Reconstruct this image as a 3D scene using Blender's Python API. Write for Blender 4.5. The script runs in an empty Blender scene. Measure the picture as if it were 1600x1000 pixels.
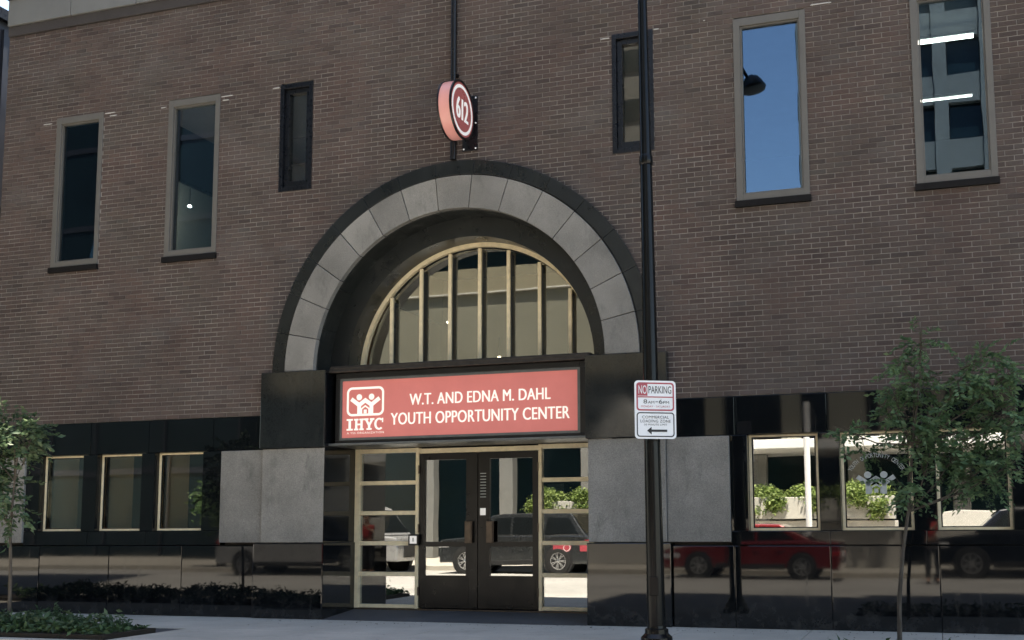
import bpy, bmesh, math, random
import numpy as np
from mathutils import Vector, Matrix
random.seed(7); np.random.seed(7)
R = math.radians
SC = bpy.context.scene
COL = SC.collection

# ------------------------------------------------------------------ camera, sky, sun, exposure
CAM_POS = Vector((0.0, -13.89, 1.31))
F_PX, YAW, PITCH, ROLL, PCX, PCY = 1728.8, -.3099, .1137, .0070, 906.9, 619.7
cy_, sy_, cp_, sp_ = math.cos(YAW), math.sin(YAW), math.cos(PITCH), math.sin(PITCH)
fwd = Vector((sy_*cp_, cy_*cp_, sp_)); rgt = Vector((cy_, -sy_, 0)); dwn = -rgt.cross(fwd)
r2 = rgt*math.cos(ROLL) + dwn*math.sin(ROLL); d2 = -rgt*math.sin(ROLL) + dwn*math.cos(ROLL)
cam_d = bpy.data.cameras.new('camera'); cam = bpy.data.objects.new('camera', cam_d); COL.objects.link(cam)
m = Matrix((r2, -d2, -fwd)).transposed().to_4x4(); m.translation = CAM_POS
cam.matrix_world = m
cam_d.sensor_fit = 'HORIZONTAL'; cam_d.sensor_width = 36.0
cam_d.lens = F_PX/1600*36; cam_d.shift_x = (800-PCX)/1600; cam_d.shift_y = (PCY-500)/1600
cam_d.clip_start = .05; cam_d.clip_end = 2000
SC.camera = cam

SUN_EL, SUN_AZ = R(71.5), R(22)                      # behind the building, towards the right
W = bpy.data.worlds.new('World'); SC.world = W; W.use_nodes = True
nt = W.node_tree; nt.nodes.clear()
sky = nt.nodes.new('ShaderNodeTexSky'); sky.sky_type = 'NISHITA'; sky.sun_disc = False
sky.sun_elevation = SUN_EL; sky.sun_rotation = SUN_AZ; sky.air_density = 1.0; sky.dust_density = .6; sky.ozone_density = 1.2
bg = nt.nodes.new('ShaderNodeBackground'); bg.inputs['Strength'].default_value = .12
wo = nt.nodes.new('ShaderNodeOutputWorld')
nt.links.new(sky.outputs[0], bg.inputs[0]); nt.links.new(bg.outputs[0], wo.inputs[0])
sl = bpy.data.lights.new('sun', 'SUN'); sl.energy = 5.0; sl.angle = R(.53); sl.color = (1, .955, .88)
so = bpy.data.objects.new('sun', sl); COL.objects.link(so)
sdir = Vector((math.sin(SUN_AZ)*math.cos(SUN_EL), math.cos(SUN_AZ)*math.cos(SUN_EL), math.sin(SUN_EL)))
so.rotation_euler = sdir.to_track_quat('Z', 'Y').to_euler(); so.location = (0, 0, 30)
SC.view_settings.view_transform = 'Standard'; SC.view_settings.look = 'None'
SC.view_settings.exposure = 2.1; SC.view_settings.gamma = 1.0; SC.view_settings.use_curve_mapping = False
SC.view_settings.use_white_balance = True; SC.view_settings.white_balance_temperature = 7300; SC.view_settings.white_balance_tint = 10
SC.render.engine = 'CYCLES'
SC.cycles.use_denoising = True; SC.cycles.caustics_reflective = False; SC.cycles.caustics_refractive = False
SC.cycles.max_bounces = 8; SC.cycles.glossy_bounces = 5; SC.cycles.transparent_max_bounces = 16; SC.cycles.sample_clamp_indirect = 6

# ------------------------------------------------------------------ helpers
class MB:
    """collects shapes in world coordinates; build() links them as one mesh object under a parent"""
    def __init__(s): s.v = []; s.f = []; s.sm = []
    def add(s, vs, fs, smooth=False):
        o = len(s.v); s.v += [tuple(p) for p in vs]
        for f in fs: s.f.append(tuple(i+o for i in f)); s.sm.append(smooth)
        return s
    def box(s, x0, x1, y0, y1, z0, z1):
        if x0 > x1: x0, x1 = x1, x0
        if y0 > y1: y0, y1 = y1, y0
        if z0 > z1: z0, z1 = z1, z0
        return s.add([(x0,y0,z0),(x1,y0,z0),(x1,y1,z0),(x0,y1,z0),(x0,y0,z1),(x1,y0,z1),(x1,y1,z1),(x0,y1,z1)],
                     [(0,3,2,1),(4,5,6,7),(0,1,5,4),(1,2,6,5),(2,3,7,6),(3,0,4,7)])
    def obox(s, c, ax, ay, az):
        c, ax, ay, az = map(Vector, (c, ax, ay, az)); vs = []
        for k in (-1, 1):
            for i, j in ((-1,-1),(1,-1),(1,1),(-1,1)): vs.append(c+ax*i+ay*j+az*k)
        return s.add(vs, [(0,3,2,1),(4,5,6,7),(0,1,5,4),(1,2,6,5),(2,3,7,6),(3,0,4,7)])
    def prism(s, pts, fn0, fn1, smooth=False):
        """pts 2-D polygon, fn(p) -> 3-D for both ends"""
        n = len(pts); vs = [fn0(p) for p in pts] + [fn1(p) for p in pts]
        return s.add(vs, [tuple(range(n-1, -1, -1)), tuple(range(n, 2*n))] + [(i, (i+1) % n, n+(i+1) % n, n+i) for i in range(n)], smooth)
    def prism_y(s, pts, y0, y1): return s.prism(pts, lambda p: (p[0], y0, p[1]), lambda p: (p[0], y1, p[1]))
    def tube(s, ps, rs, n=10, cap=True):
        rings = []
        ps = [Vector(p) for p in ps]
        for i, p in enumerate(ps):
            d = (ps[min(i+1, len(ps)-1)] - ps[max(i-1, 0)]).normalized()
            a = Vector((0, 0, 1)) if abs(d.z) < .9 else Vector((1, 0, 0))
            u = d.cross(a).normalized(); w = d.cross(u).normalized()
            r = rs[i] if isinstance(rs, (list, tuple)) else rs
            rings.append([p + u*(r*math.cos(2*math.pi*k/n)) + w*(r*math.sin(2*math.pi*k/n)) for k in range(n)])
        vs = [q for g in rings for q in g]; fs = []
        for i in range(len(rings)-1):
            for k in range(n):
                fs.append((i*n+k, i*n+(k+1) % n, (i+1)*n+(k+1) % n, (i+1)*n+k))
        s.add(vs, fs, True)
        if cap: s.add(rings[0], [tuple(range(n-1, -1, -1))]); s.add(rings[-1], [tuple(range(n))])
        return s
    def lathe(s, c, axis, prof, n=24, closed=False):
        """prof: (distance along axis, radius)"""
        c = Vector(c); d = Vector(axis).normalized(); a = Vector((0, 0, 1)) if abs(d.z) < .9 else Vector((1, 0, 0))
        u = d.cross(a).normalized(); w = d.cross(u).normalized(); vs = []; fs = []
        for t, r in prof:
            vs += [c + d*t + u*(r*math.cos(2*math.pi*k/n)) + w*(r*math.sin(2*math.pi*k/n)) for k in range(n)]
        L = len(prof)
        for i in range(L if closed else L-1):
            j = (i+1) % L
            for k in range(n): fs.append((i*n+k, i*n+(k+1) % n, j*n+(k+1) % n, j*n+k))
        return s.add(vs, fs, True)
    def arc(s, xc, zc, ra, rb, a0, a1, y0, y1, n=8):
        """solid ring segment in the x-z plane from y0 (front) to y1"""
        vs = []
        for i in range(n+1):
            a = a0+(a1-a0)*i/n; c, t = math.cos(a), math.sin(a)
            for r in (ra, rb):
                for y in (y0, y1): vs.append((xc+r*c, y, zc+r*t))
        fs = [(0, 2, 3, 1), (4*n, 4*n+1, 4*n+3, 4*n+2)]
        for i in range(n):
            a, b = 4*i, 4*i+4
            fs += [(a, b, b+2, a+2), (a+1, a+3, b+3, b+1), (a, a+1, b+1, b), (a+2, b+2, b+3, a+3)]
        return s.add(vs, fs)
    def build(s, name, mat, parent=None, bevel=0, sharp=40, **props):
        me = bpy.data.meshes.new(name)
        o = bpy.data.objects.new(name, me); COL.objects.link(o)
        off = Vector((0, 0, 0))
        p = parent
        while p is not None: off += p.location; p = p.parent
        me.from_pydata([(x-off.x, y-off.y, z-off.z) for x, y, z in s.v], [], s.f)
        bm = bmesh.new(); bm.from_mesh(me); bmesh.ops.recalc_face_normals(bm, faces=bm.faces); bm.to_mesh(me); bm.free()
        if any(s.sm):
            me.polygons.foreach_set('use_smooth', s.sm); me.set_sharp_from_angle(angle=R(sharp))
        me.materials.append(mat)
        if parent is not None: o.parent = parent
        if bevel:
            b = o.modifiers.new('bevel', 'BEVEL'); b.width = bevel; b.segments = 2; b.limit_method = 'ANGLE'; b.angle_limit = R(40)
        for k, v in props.items(): o[k] = v
        return o

def thing(name, label, cat, loc=(0, 0, 0), group=None):
    o = bpy.data.objects.new(name, None); COL.objects.link(o); o.location = loc; o.empty_display_size = .2
    o['label'] = label; o['category'] = cat
    if group: o['group'] = group
    bpy.context.view_layer.update()
    return o
def part_empty(name, parent, loc):
    o = bpy.data.objects.new(name, None); COL.objects.link(o); o.parent = parent; o.location = Vector(loc) - parent.location
    return o
def tag(o, label, cat, group=None):
    o['label'] = label; o['category'] = cat
    if group: o['group'] = group
    return o
def structure(o): o['kind'] = 'structure'; return o

def text_poly(body, spacing=1.0, offset=0.0, shear=0.0):
    """flat outline of a text in the built-in font, normalised to a 1 x 1 box: (points, faces)"""
    c = bpy.data.curves.new('t', 'FONT'); c.body = body; c.space_character = spacing; c.offset = offset; c.resolution_u = 4; c.shear = shear
    o = bpy.data.objects.new('t', c); COL.objects.link(o)
    dg = bpy.context.evaluated_depsgraph_get(); me = bpy.data.meshes.new_from_object(o.evaluated_get(dg))
    P = [(v.co.x, v.co.y) for v in me.vertices]; Fs = [tuple(p.vertices) for p in me.polygons]
    bpy.data.objects.remove(o); bpy.data.curves.remove(c); bpy.data.meshes.remove(me)
    x0 = min(p[0] for p in P); x1 = max(p[0] for p in P); y0 = min(p[1] for p in P); y1 = max(p[1] for p in P)
    return [((x-x0)/(x1-x0), (y-y0)/(y1-y0)) for x, y in P], Fs
def put_text(mb, body, fn, **k):
    P, Fs = text_poly(body, **k); mb.add([fn(u, v) for u, v in P], Fs); return mb

# ------------------------------------------------------------------ materials
class NT:
    def __init__(s, name):
        s.m = bpy.data.materials.new(name); s.m.use_nodes = True; s.t = s.m.node_tree; s.t.nodes.clear()
        s.out = s.n('OutputMaterial')
    def n(s, kind, **k):
        x = s.t.nodes.new('ShaderNode'+kind)
        for a, b in k.items(): setattr(x, a, b)
        return x
    def l(s, a, b): s.t.links.new(a, b)
    def setin(s, sock, v):
        if hasattr(v, 'is_linked'): s.l(v, sock)
        else: sock.default_value = v
    def math(s, op, a, b=0.0, c=None):
        x = s.n('Math', operation=op); s.setin(x.inputs[0], a); s.setin(x.inputs[1], b)
        if c is not None: s.setin(x.inputs[2], c)
        return x.outputs[0]
    def pos(s): return s.n('NewGeometry').outputs['Position']
    def noise(s, scale, detail=3, rough=.55, vec=None, dist=0):
        x = s.n('TexNoise'); x.inputs['Scale'].default_value = scale; x.inputs['Detail'].default_value = detail
        x.inputs['Roughness'].default_value = rough; x.inputs['Distortion'].default_value = dist
        s.l(vec if vec is not None else s.pos(), x.inputs['Vector']); return x.outputs['Fac']
    def remap(s, v, a, b, c, d):
        x = s.n('MapRange'); s.setin(x.inputs[0], v)
        for i, q in enumerate((a, b, c, d)): s.setin(x.inputs[i+1], q)
        return x.outputs[0]
    def mix(s, f, a, b, mode='MIX'):
        x = s.n('Mix', data_type='RGBA', blend_type=mode); s.setin(x.inputs[0], f)
        for i, q in ((6, a), (7, b)):
            if hasattr(q, 'is_linked'): s.l(q, x.inputs[i])
            else: x.inputs[i].default_value = (*q[:3], 1)
        return x.outputs[2]
    def ramp(s, f, stops, interp='LINEAR'):
        x = s.n('ValToRGB'); x.color_ramp.interpolation = interp; e = x.color_ramp.elements
        while len(e) < len(stops): e.new(.5)
        for q, (p, c) in zip(e, stops): q.position = p; q.color = (*c, 1)
        s.setin(x.inputs[0], f); return x.outputs[0]
    def vscale(s, k, vec=None):
        x = s.n('VectorMath', operation='MULTIPLY'); s.l(vec if vec is not None else s.pos(), x.inputs[0]); x.inputs[1].default_value = k; return x.outputs[0]
    def bump(s, h, strength=.3, dist=.01):
        x = s.n('Bump'); x.inputs['Strength'].default_value = strength; x.inputs['Distance'].default_value = dist; s.l(h, x.inputs['Height']); return x.outputs[0]
    def bsdf(s, col, rough=.6, metal=0.0, spec=.5, normal=None, coat=0.0, ior=1.5, emis=None, estr=0):
        b = s.n('BsdfPrincipled')
        if hasattr(col, 'is_linked'): s.l(col, b.inputs['Base Color'])
        else: b.inputs['Base Color'].default_value = (*col, 1)
        s.setin(b.inputs['Roughness'], rough); s.setin(b.inputs['Metallic'], metal)
        b.inputs['Specular IOR Level'].default_value = spec; b.inputs['IOR'].default_value = ior; b.inputs['Coat Weight'].default_value = coat
        if coat: b.inputs['Coat Roughness'].default_value = .04
        if normal is not None: s.l(normal, b.inputs['Normal'])
        if emis: b.inputs['Emission Color'].default_value = (*emis, 1); b.inputs['Emission Strength'].default_value = estr
        s.l(b.outputs[0], s.out.inputs[0]); return b

def plain(name, col, rough=.55, metal=0.0, var=.12, nscale=6, bump=.0, bscale=80, coat=0.0, spec=.5, emis=None, estr=0, ior=1.5):
    """paint / metal / plastic with slight mottling and wear"""
    t = NT(name); n = t.noise(nscale, 4)
    k = t.remap(n, .3, .7, 1-var, 1+var); c = t.mix(1.0, col, t.n('CombineColor').outputs[0] if False else col)
    mul = t.n('VectorMath', operation='SCALE'); mul.inputs[0].default_value = col; t.l(k, mul.inputs['Scale'])
    rg = t.remap(t.noise(nscale*3, 3), .3, .7, max(.02, rough*.8), min(1, rough*1.2))
    nm = t.bump(t.noise(bscale, 3), bump, .004) if bump else None
    t.bsdf(mul.outputs[0], rg, metal, spec, nm, coat, ior, emis, estr); return t.m

# brick: one tone per brick, from the brick's own place in the bond
BX, BZ, Z0 = .2115, .0677, 2.905
def brick_material():
    t = NT('brick_clay'); sep = t.n('SeparateXYZ'); t.l(t.pos(), sep.inputs[0])
    c = t.math('FLOOR', t.math('DIVIDE', t.math('SUBTRACT', sep.outputs[2], Z0-.004), BZ))
    par = t.math('MODULO', t.math('ADD', c, 200), 2)
    u = t.math('FLOOR', t.math('DIVIDE', t.math('SUBTRACT', sep.outputs[0], t.math('MULTIPLY', par, BX/2)), BX))
    cmb = t.n('CombineXYZ'); t.l(u, cmb.inputs[0]); t.l(c, cmb.inputs[1])
    wn = t.n('TexWhiteNoise', noise_dimensions='3D'); t.l(cmb.outputs[0], wn.inputs['Vector'])
    col = t.ramp(wn.outputs['Value'], [(0, (.062, .047, .043)), (.12, (.076, .056, .050)), (.45, (.090, .066, .058)), (.68, (.086, .066, .059)), (.88, (.098, .070, .060)), (1, (.084, .069, .063))])
    big = t.remap(t.noise(.55, 4, .6), .3, .7, .80, 1.18)
    hue = t.ramp(t.noise(.9, 3, .6, t.vscale((1, 1, 1.4))), [(.34, (1.04, .95, .925)), (.5, (.97, .97, .97)), (.66, (.90, .96, .925))])
    col = t.mix(1.0, col, hue, 'MULTIPLY')
    fine = t.remap(t.noise(45, 3, .6), .25, .75, .82, 1.16)
    col = t.mix(1.0, col, t.mixval(t.math('MULTIPLY', big, fine)), 'MULTIPLY')
    stk = t.remap(t.noise(1.0, 5, .7, t.vscale((3.2, 1, .28))), .54, .80, 0, .42); col = t.mix(stk, col, (.050, .044, .042))
    # soot above the arch and dust film
    dx = t.math('ADD', sep.outputs[0], 6.27); dz = t.math('SUBTRACT', sep.outputs[2], 3.53)
    rr = t.math('SQRT', t.math('ADD', t.math('MULTIPLY', dx, dx), t.math('MULTIPLY', dz, dz)))
    rr = t.math('ADD', rr, t.remap(t.noise(1.6, 5, .7), .2, .8, -.28, .28))
    soot = t.remap(rr, 2.8, 3.2, .62, 0.0)
    col = t.mix(soot, col, (.055, .050, .050))
    film = t.remap(t.noise(1.1, 5, .65, t.vscale((.6, 1, 1.3))), .52, .8, 0, .7)
    col = t.mix(film, col, (.125, .113, .108))
    t.bsdf(col, .85, 0, .3, t.bump(t.noise(160, 3), .35, .003)); return t.m
def _mixval(s, v):
    x = s.n('CombineColor'); [s.l(v, x.inputs[i]) for i in range(3)]; return x.outputs[0]
NT.mixval = _mixval

def stone(name, col, rough, speck=.35, var=.2, bump=.15, stain=None, ior=1.5, spec=.5, sscale=150):
    t = NT(name)
    sp = t.remap(t.noise(sscale, 2, .7), .3, .7, 1-speck, 1+speck)
    bg_ = t.remap(t.noise(1.3, 5, .6), .3, .7, 1-var, 1+var)
    oi = t.n('ObjectInfo').outputs['Random']
    k = t.math('MULTIPLY', t.math('MULTIPLY', sp, bg_), t.remap(oi, 0, 1, .88, 1.10))
    c = t.mix(1.0, col, t.mixval(k), 'MULTIPLY')
    if stain:
        m_ = t.remap(t.noise(2.3, 6, .7, t.vscale((1.6, 1.6, .7))), .55, .72, 0, stain[1]); c = t.mix(m_, c, stain[0])
    rg = t.remap(t.noise(3.5, 4), .3, .7, rough*.75, rough*1.3)
    if rough < .1:                                                   # splash dust near the pavement and stray dry drips
        sep = t.n('SeparateXYZ'); t.l(t.pos(), sep.inputs[0])
        lo = t.math('MULTIPLY', t.remap(sep.outputs[2], .0, .42, 1, 0), t.remap(t.noise(7, 5, .75), .45, .72, 0, 1))
        dr = t.math('MULTIPLY', t.remap(t.noise(1.5, 5, .7, t.vscale((5, 5, .5))), .60, .78, 0, 1), .5)
        dust = t.math('MULTIPLY', t.math('MINIMUM', t.math('ADD', lo, dr), 1), .22); c = t.mix(dust, c, (.16, .155, .145)); rg = t.math('ADD', rg, t.math('MULTIPLY', dust, .6))
    t.bsdf(c, rg, 0, spec, t.bump(t.noise(sscale, 2), bump, .0015) if bump else None, 0, ior); return t.m

def concrete(name, col, rough=.85, var=.22, cracks=True, scale=1.0):
    t = NT(name)
    k = t.math('MULTIPLY', t.remap(t.noise(.7*scale, 6, .65), .3, .7, 1-var, 1+var), t.remap(t.noise(60*scale, 3), .3, .7, .88, 1.1))
    c = t.mix(1.0, col, t.mixval(k), 'MULTIPLY')
    st = t.remap(t.noise(2.1*scale, 6, .75), .54, .74, 0, .45); c = t.mix(st, c, tuple(q*.5 for q in col))
    gs = t.n('TexVoronoi'); gs.inputs['Scale'].default_value = 3.1*scale; t.l(t.pos(), gs.inputs['Vector'])
    c = t.mix(t.remap(gs.outputs['Distance'], .05, .085, .5, 0), c, tuple(q*.35 for q in col))
    t.bsdf(c, rough, 0, .3, t.bump(t.noise(90*scale, 4), .3, .004)); return t.m

def glass(name, refl, tint, wave=.012, sheen=(.97, .98, .98)):
    t = NT(name)
    tr = t.n('BsdfTransparent'); tr.inputs[0].default_value = (*tint, 1)
    gl = t.n('BsdfGlossy'); gl.inputs['Roughness'].default_value = .0; gl.inputs['Color'].default_value = (*sheen, 1)
    b = t.n('Bump'); b.inputs['Strength'].default_value = wave; b.inputs['Distance'].default_value = .03
    t.l(t.noise(1.7, 1), b.inputs['Height']); t.l(b.outputs[0], gl.inputs['Normal'])
    fr = t.n('Fresnel'); fr.inputs[0].default_value = 1.45
    f = t.math('MINIMUM', t.math('ADD', fr.outputs[0], refl), 1.0)
    mx = t.n('MixShader'); t.l(f, mx.inputs[0]); t.l(tr.outputs[0], mx.inputs[1]); t.l(gl.outputs[0], mx.inputs[2])
    t.l(mx.outputs[0], t.out.inputs[0]); return t.m

def leaf_mat(name, dark, light, trans=.35):
    t = NT(name); g = t.n('NewGeometry')
    c = t.ramp(g.outputs['Random Per Island'], [(0, dark), (.6, tuple((a+b)/2 for a, b in zip(dark, light))), (1, light)])
    c = t.mix(1.0, c, t.mixval(t.remap(t.noise(2.2, 3), .3, .7, .7, 1.3)), 'MULTIPLY')
    d = t.n('BsdfPrincipled'); t.l(c, d.inputs['Base Color']); d.inputs['Roughness'].default_value = .55; d.inputs['Specular IOR Level'].default_value = .35
    tl = t.n('BsdfTranslucent'); t.l(c, tl.inputs[0])
    mx = t.n('MixShader'); mx.inputs[0].default_value = trans; t.l(d.outputs[0], mx.inputs[1]); t.l(tl.outputs[0], mx.inputs[2]); t.l(mx.outputs[0], t.out.inputs[0])
    return t.m

def bark_mat():
    t = NT('bark'); n = t.noise(9, 5, .7, t.vscale((3, 3, .6)))
    t.bsdf(t.ramp(n, [(.3, (.045, .038, .03)), (.7, (.13, .11, .09))]), .9, 0, .2, t.bump(n, .5, .01)); return t.m

M = {}
M['brick'] = brick_material()
def mortar_material():
    t = NT('mortar'); n = t.remap(t.noise(1.4, 5, .7), .36, .66, 0, 1)
    c = t.mix(n, (.175, .155, .144), (.345, .318, .296)); c = t.mix(t.remap(t.noise(14, 4, .7), .48, .78, 0, .35), c, (.12, .105, .10))
    t.bsdf(c, .95, 0, .2, t.bump(t.noise(120, 3), .3, .003)); return t.m
M['mortar'] = mortar_material()
M['granite_grey'] = stone('grey_flamed_granite', (.208, .199, .181), .78, .36, .22, .25, ((.075, .075, .068), .6), sscale=120)
M['granite_dark'] = stone('dark_polished_granite', (.005, .006, .007), .03, .5, .3, 0, None, 1.5, .5)
M['granite_honed'] = stone('dark_honed_granite', (.010, .012, .0122), .3, .4, .25, .06, ((.06, .06, .055), .3))
M['granite_dull_dark'] = stone('dark_semi_polished_granite', (.016, .018, .018), .075, .4, .25, .0, ((.05, .05, .046), .3))
M['granite_soffit'] = stone('dark_weathered_granite', (.010, .0125, .0115), .5, .4, .35, .1, ((.12, .125, .11), .5))
M['coping'] = stone('pale_metal_panel', (.17, .171, .165), .55, .06, .08, 0)
M['band'] = concrete('dark_stone_band', (.058, .051, .049), .9, .2)
M['gold'] = plain('gold_anodised_aluminium', (.84, .71, .47), .45, .0, .12, 9)
M['bronze'] = plain('dark_bronze_metal', (.0095, .008, .007), .33, .3, .08, 2)
M['bronze_mid'] = plain('worn_bronze_metal', (.10, .075, .055), .4, .6, .25, 12)
M['ledge'] = plain('brown_ledge_metal', (.035, .028, .022), .5, .3, .4, 14)
M['taupe'] = plain('taupe_painted_metal', (.130, .122, .109), .5, .1, .06, 4)
M['black_frame'] = plain('black_painted_metal', (.008, .009, .012), .3, .2, .2, 6)
M['sill'] = plain('black_sill_metal', (.007, .006, .006), .6, 0, .2, 8, spec=.2)
M['glass_upper'] = glass('tinted_window_glass', .095, (.60, .70, .72), .012, (.60, .79, 1.0))
M['glass_ground'] = glass('reflective_window_glass', .42, (.62, .64, .60), .006)
M['glass_dim'] = glass('dim_window_glass', .03, (.70, .76, .78), .012, (.8, .9, 1.0))
M['glass_left'] = glass('clear_window_glass', .045, (.86, .86, .82), .006)
M['glass_door'] = glass('entrance_glass', .32, (.60, .62, .60), .012)
M['glass_fan'] = glass('fanlight_glass', .17, (.70, .72, .66))
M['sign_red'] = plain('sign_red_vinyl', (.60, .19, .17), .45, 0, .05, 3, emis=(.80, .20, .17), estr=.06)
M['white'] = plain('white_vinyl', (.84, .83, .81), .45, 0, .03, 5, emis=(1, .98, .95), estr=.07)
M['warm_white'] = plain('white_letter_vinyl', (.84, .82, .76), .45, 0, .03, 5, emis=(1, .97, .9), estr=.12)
M['grey_trim'] = plain('grey_sign_trim', (.14, .15, .15), .4, .6, .1, 8)
M['cabinet'] = plain('black_sign_cabinet', (.006, .006, .007), .35, .2, .2, 6)
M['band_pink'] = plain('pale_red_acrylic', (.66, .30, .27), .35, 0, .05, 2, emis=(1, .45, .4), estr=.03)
M['disc_red'] = plain('red_acrylic', (.50, .13, .12), .3, 0, .05, 3)
M['pole'] = plain('black_pole_paint', (.004, .0045, .005), .22, 0, .2, 5, spec=.22)
M['sheet_white'] = plain('white_sign_sheeting', (.86, .86, .86), .4, 0, .02, 5)
M['sheet_red'] = plain('red_sign_sheeting', (.42, .06, .08), .4, 0, .04, 5)
M['sheet_black'] = plain('black_sign_ink', (.012, .012, .013), .5, 0, .1, 5)
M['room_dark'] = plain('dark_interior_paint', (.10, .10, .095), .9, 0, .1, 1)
M['room_beige'] = plain('beige_interior_paint', (.78, .66, .48), .9, 0, .06, 1)
M['room_ceiling'] = plain('ceiling_tile', (.42, .41, .38), .9, 0, .06, 2)
M['room_teal'] = plain('teal_interior_paint', (.12, .30, .37), .9, 0, .1, 1)
M['room_green'] = plain('grey_green_interior_paint', (.36, .40, .37), .9, 0, .1, 1)
M['room_brown'] = plain('brown_ceiling_paint', (.45, .39, .38), .9, 0, .1, 1)
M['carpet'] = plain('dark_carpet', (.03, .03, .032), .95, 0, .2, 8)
M['blind'] = plain('grey_roller_blind', (.13, .118, .118), .8, 0, .05, 3)
M['sidewalk'] = concrete('pavement_concrete', (.43, .40, .345), .9, .16)
M['mat_dark'] = concrete('dark_threshold_stone', (.07, .07, .072), .7, .2)
M['street'] = concrete('street_concrete', (.34, .33, .31), .92, .18, scale=.6)
M['concrete'] = concrete('cast_concrete', (.50, .485, .45), .9, .14, scale=.8)
M['beige_stone'] = concrete('beige_precast', (.24, .215, .155), .9, .08, scale=.6)
M['spandrel'] = concrete('grey_beige_precast', (.20, .195, .158), .9, .08, scale=.6)
M['tower_concrete'] = concrete('tower_precast', (.19, .19, .18), .9, .1, scale=.4)
M['canopy_white'] = plain('white_fascia_paint', (.80, .80, .78), .5, 0, .04, 1)
M['far_glass'] = plain('dark_tinted_glazing', (.010, .022, .028), .08, 0, .2, .4, spec=.22)
M['far_dark'] = plain('dark_cladding', (.020, .022, .030), .4, 0, .2, .6)
M['soil'] = concrete('dark_soil', (.03, .024, .018), .95, .3)
M['leaf_tree'] = leaf_mat('tree_leaf', (.075, .145, .068), (.20, .29, .14), .48)
M['leaf_light'] = leaf_mat('young_leaf', (.05, .095, .05), (.14, .19, .10), .42)
M['leaf_bed'] = leaf_mat('groundcover_leaf', (.024, .055, .024), (.09, .15, .065), .3)
M['leaf_planter'] = leaf_mat('planter_leaf', (.06, .11, .025), (.32, .40, .13))
M['bark'] = bark_mat()
M['rubber'] = plain('tyre_rubber', (.012, .012, .012), .8, 0, .2, 10)
M['alloy'] = plain('alloy_wheel', (.62, .62, .62), .25, .9, .05, 6)
M['car_glass'] = plain('tinted_car_glass', (.008, .010, .011), .03, 0, .1, 2)
M['suv_paint'] = plain('charcoal_car_paint', (.030, .033, .035), .25, .3, .05, 2, coat=1.0)
M['red_paint'] = plain('red_car_paint', (.17, .010, .012), .25, .2, .05, 2, coat=1.0)
M['dark_paint'] = plain('black_car_paint', (.009, .011, .016), .22, .2, .05, 2, coat=1.0)
M['van_paint'] = plain('silver_car_paint', (.30, .30, .30), .3, .2, .03, 2, coat=1.0)
M['trim_black'] = plain('black_plastic_trim', (.012, .012, .013), .6, 0, .1, 8)
M['headlamp'] = plain('clear_headlamp', (.75, .76, .78), .08, .3, .05, 4, coat=1.0)
M['tail_red'] = plain('red_tail_lamp', (.35, .01, .01), .12, 0, .05, 4, coat=1.0)
M['lamp_on'] = plain('lit_tube', (.9, .9, .88), .5, 0, 0, 1, emis=(1, .98, .93), estr=4.0)
M['lamp_spot'] = plain('lit_spot_lamp', (.9, .9, .88), .5, 0, 0, 1, emis=(1, .96, .9), estr=120.0)
M['lamp_warm'] = plain('lit_warm_lamp', (.9, .8, .7), .5, 0, 0, 1, emis=(1, .82, .62), estr=5.0)
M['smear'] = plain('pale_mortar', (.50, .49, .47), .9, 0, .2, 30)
M['skin'] = plain('skin', (.48, .28, .20), .5, 0, .05, 8)
M['shirt'] = plain('red_cotton', (.34, .03, .03), .9, 0, .1, 12)
M['trousers'] = plain('dark_denim', (.02, .022, .03), .9, 0, .15, 12)
M['hair'] = plain('dark_hair', (.03, .02, .015), .6, 0, .2, 30)
M['decal'] = plain('white_window_decal', (.46, .48, .46), .6, 0, .1, 30)

# ------------------------------------------------------------------ ground
XC, ZC = -6.27, 3.53
structure(MB().box(-400, 400, -400, 400, -.6, -.30).build('ground', M['street']))
structure(MB().box(-70, 60, -16.9, -3.35, -.28, -.15).build('street', M['street']))
walk = structure(MB().box(-40, 40, -3.15, .9, -.28, -.012).build('sidewalk', M['mat_dark']))
for i in range(-11, 6):                                             # slabs of the pavement, joints open between them
    for y0, y1 in ((-3.145, -1.66), (-1.65, .0)):
        x0, x1 = i*1.5, i*1.5+1.492
        if y1 < -1 and x0 < -9.30:                                  # planting bed instead
            if x1 < -9.3: continue
            x0 = -9.25
        MB().box(x0, x1, y0, y1, -.1, random.uniform(-.0015, .0015)).build('paving_slab', M['sidewalk'], walk, .004)
for i in range(-11, -6):
    x0 = i*1.5
    if x0 + 1.49 < -9.3: MB().box(x0, x0+1.492, -2.19, -1.66, -.1, random.uniform(-.0015, .0015)).build('paving_slab', M['sidewalk'], walk, .004)
structure(MB().box(-70, 60, -3.35, -3.15, -.28, .0).build('kerb', M['sidewalk'], None, .015))
structure(MB().box(-70, 60, -17.1, -16.9, -.28, .0).build('kerb', M['sidewalk'], None, .015))
structure(MB().box(-70, 60, -30, -17.1, -.28, -.004).build('pavement', M['sidewalk']))
structure(MB().box(-17, -9.3, -3.14, -2.2, -.1, .05).build('planting_bed', M['soil']))
structure(MB().box(-1.15, 3.0, -3.14, -2.35, -.1, .03).build('planting_bed', M['soil']))

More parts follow.
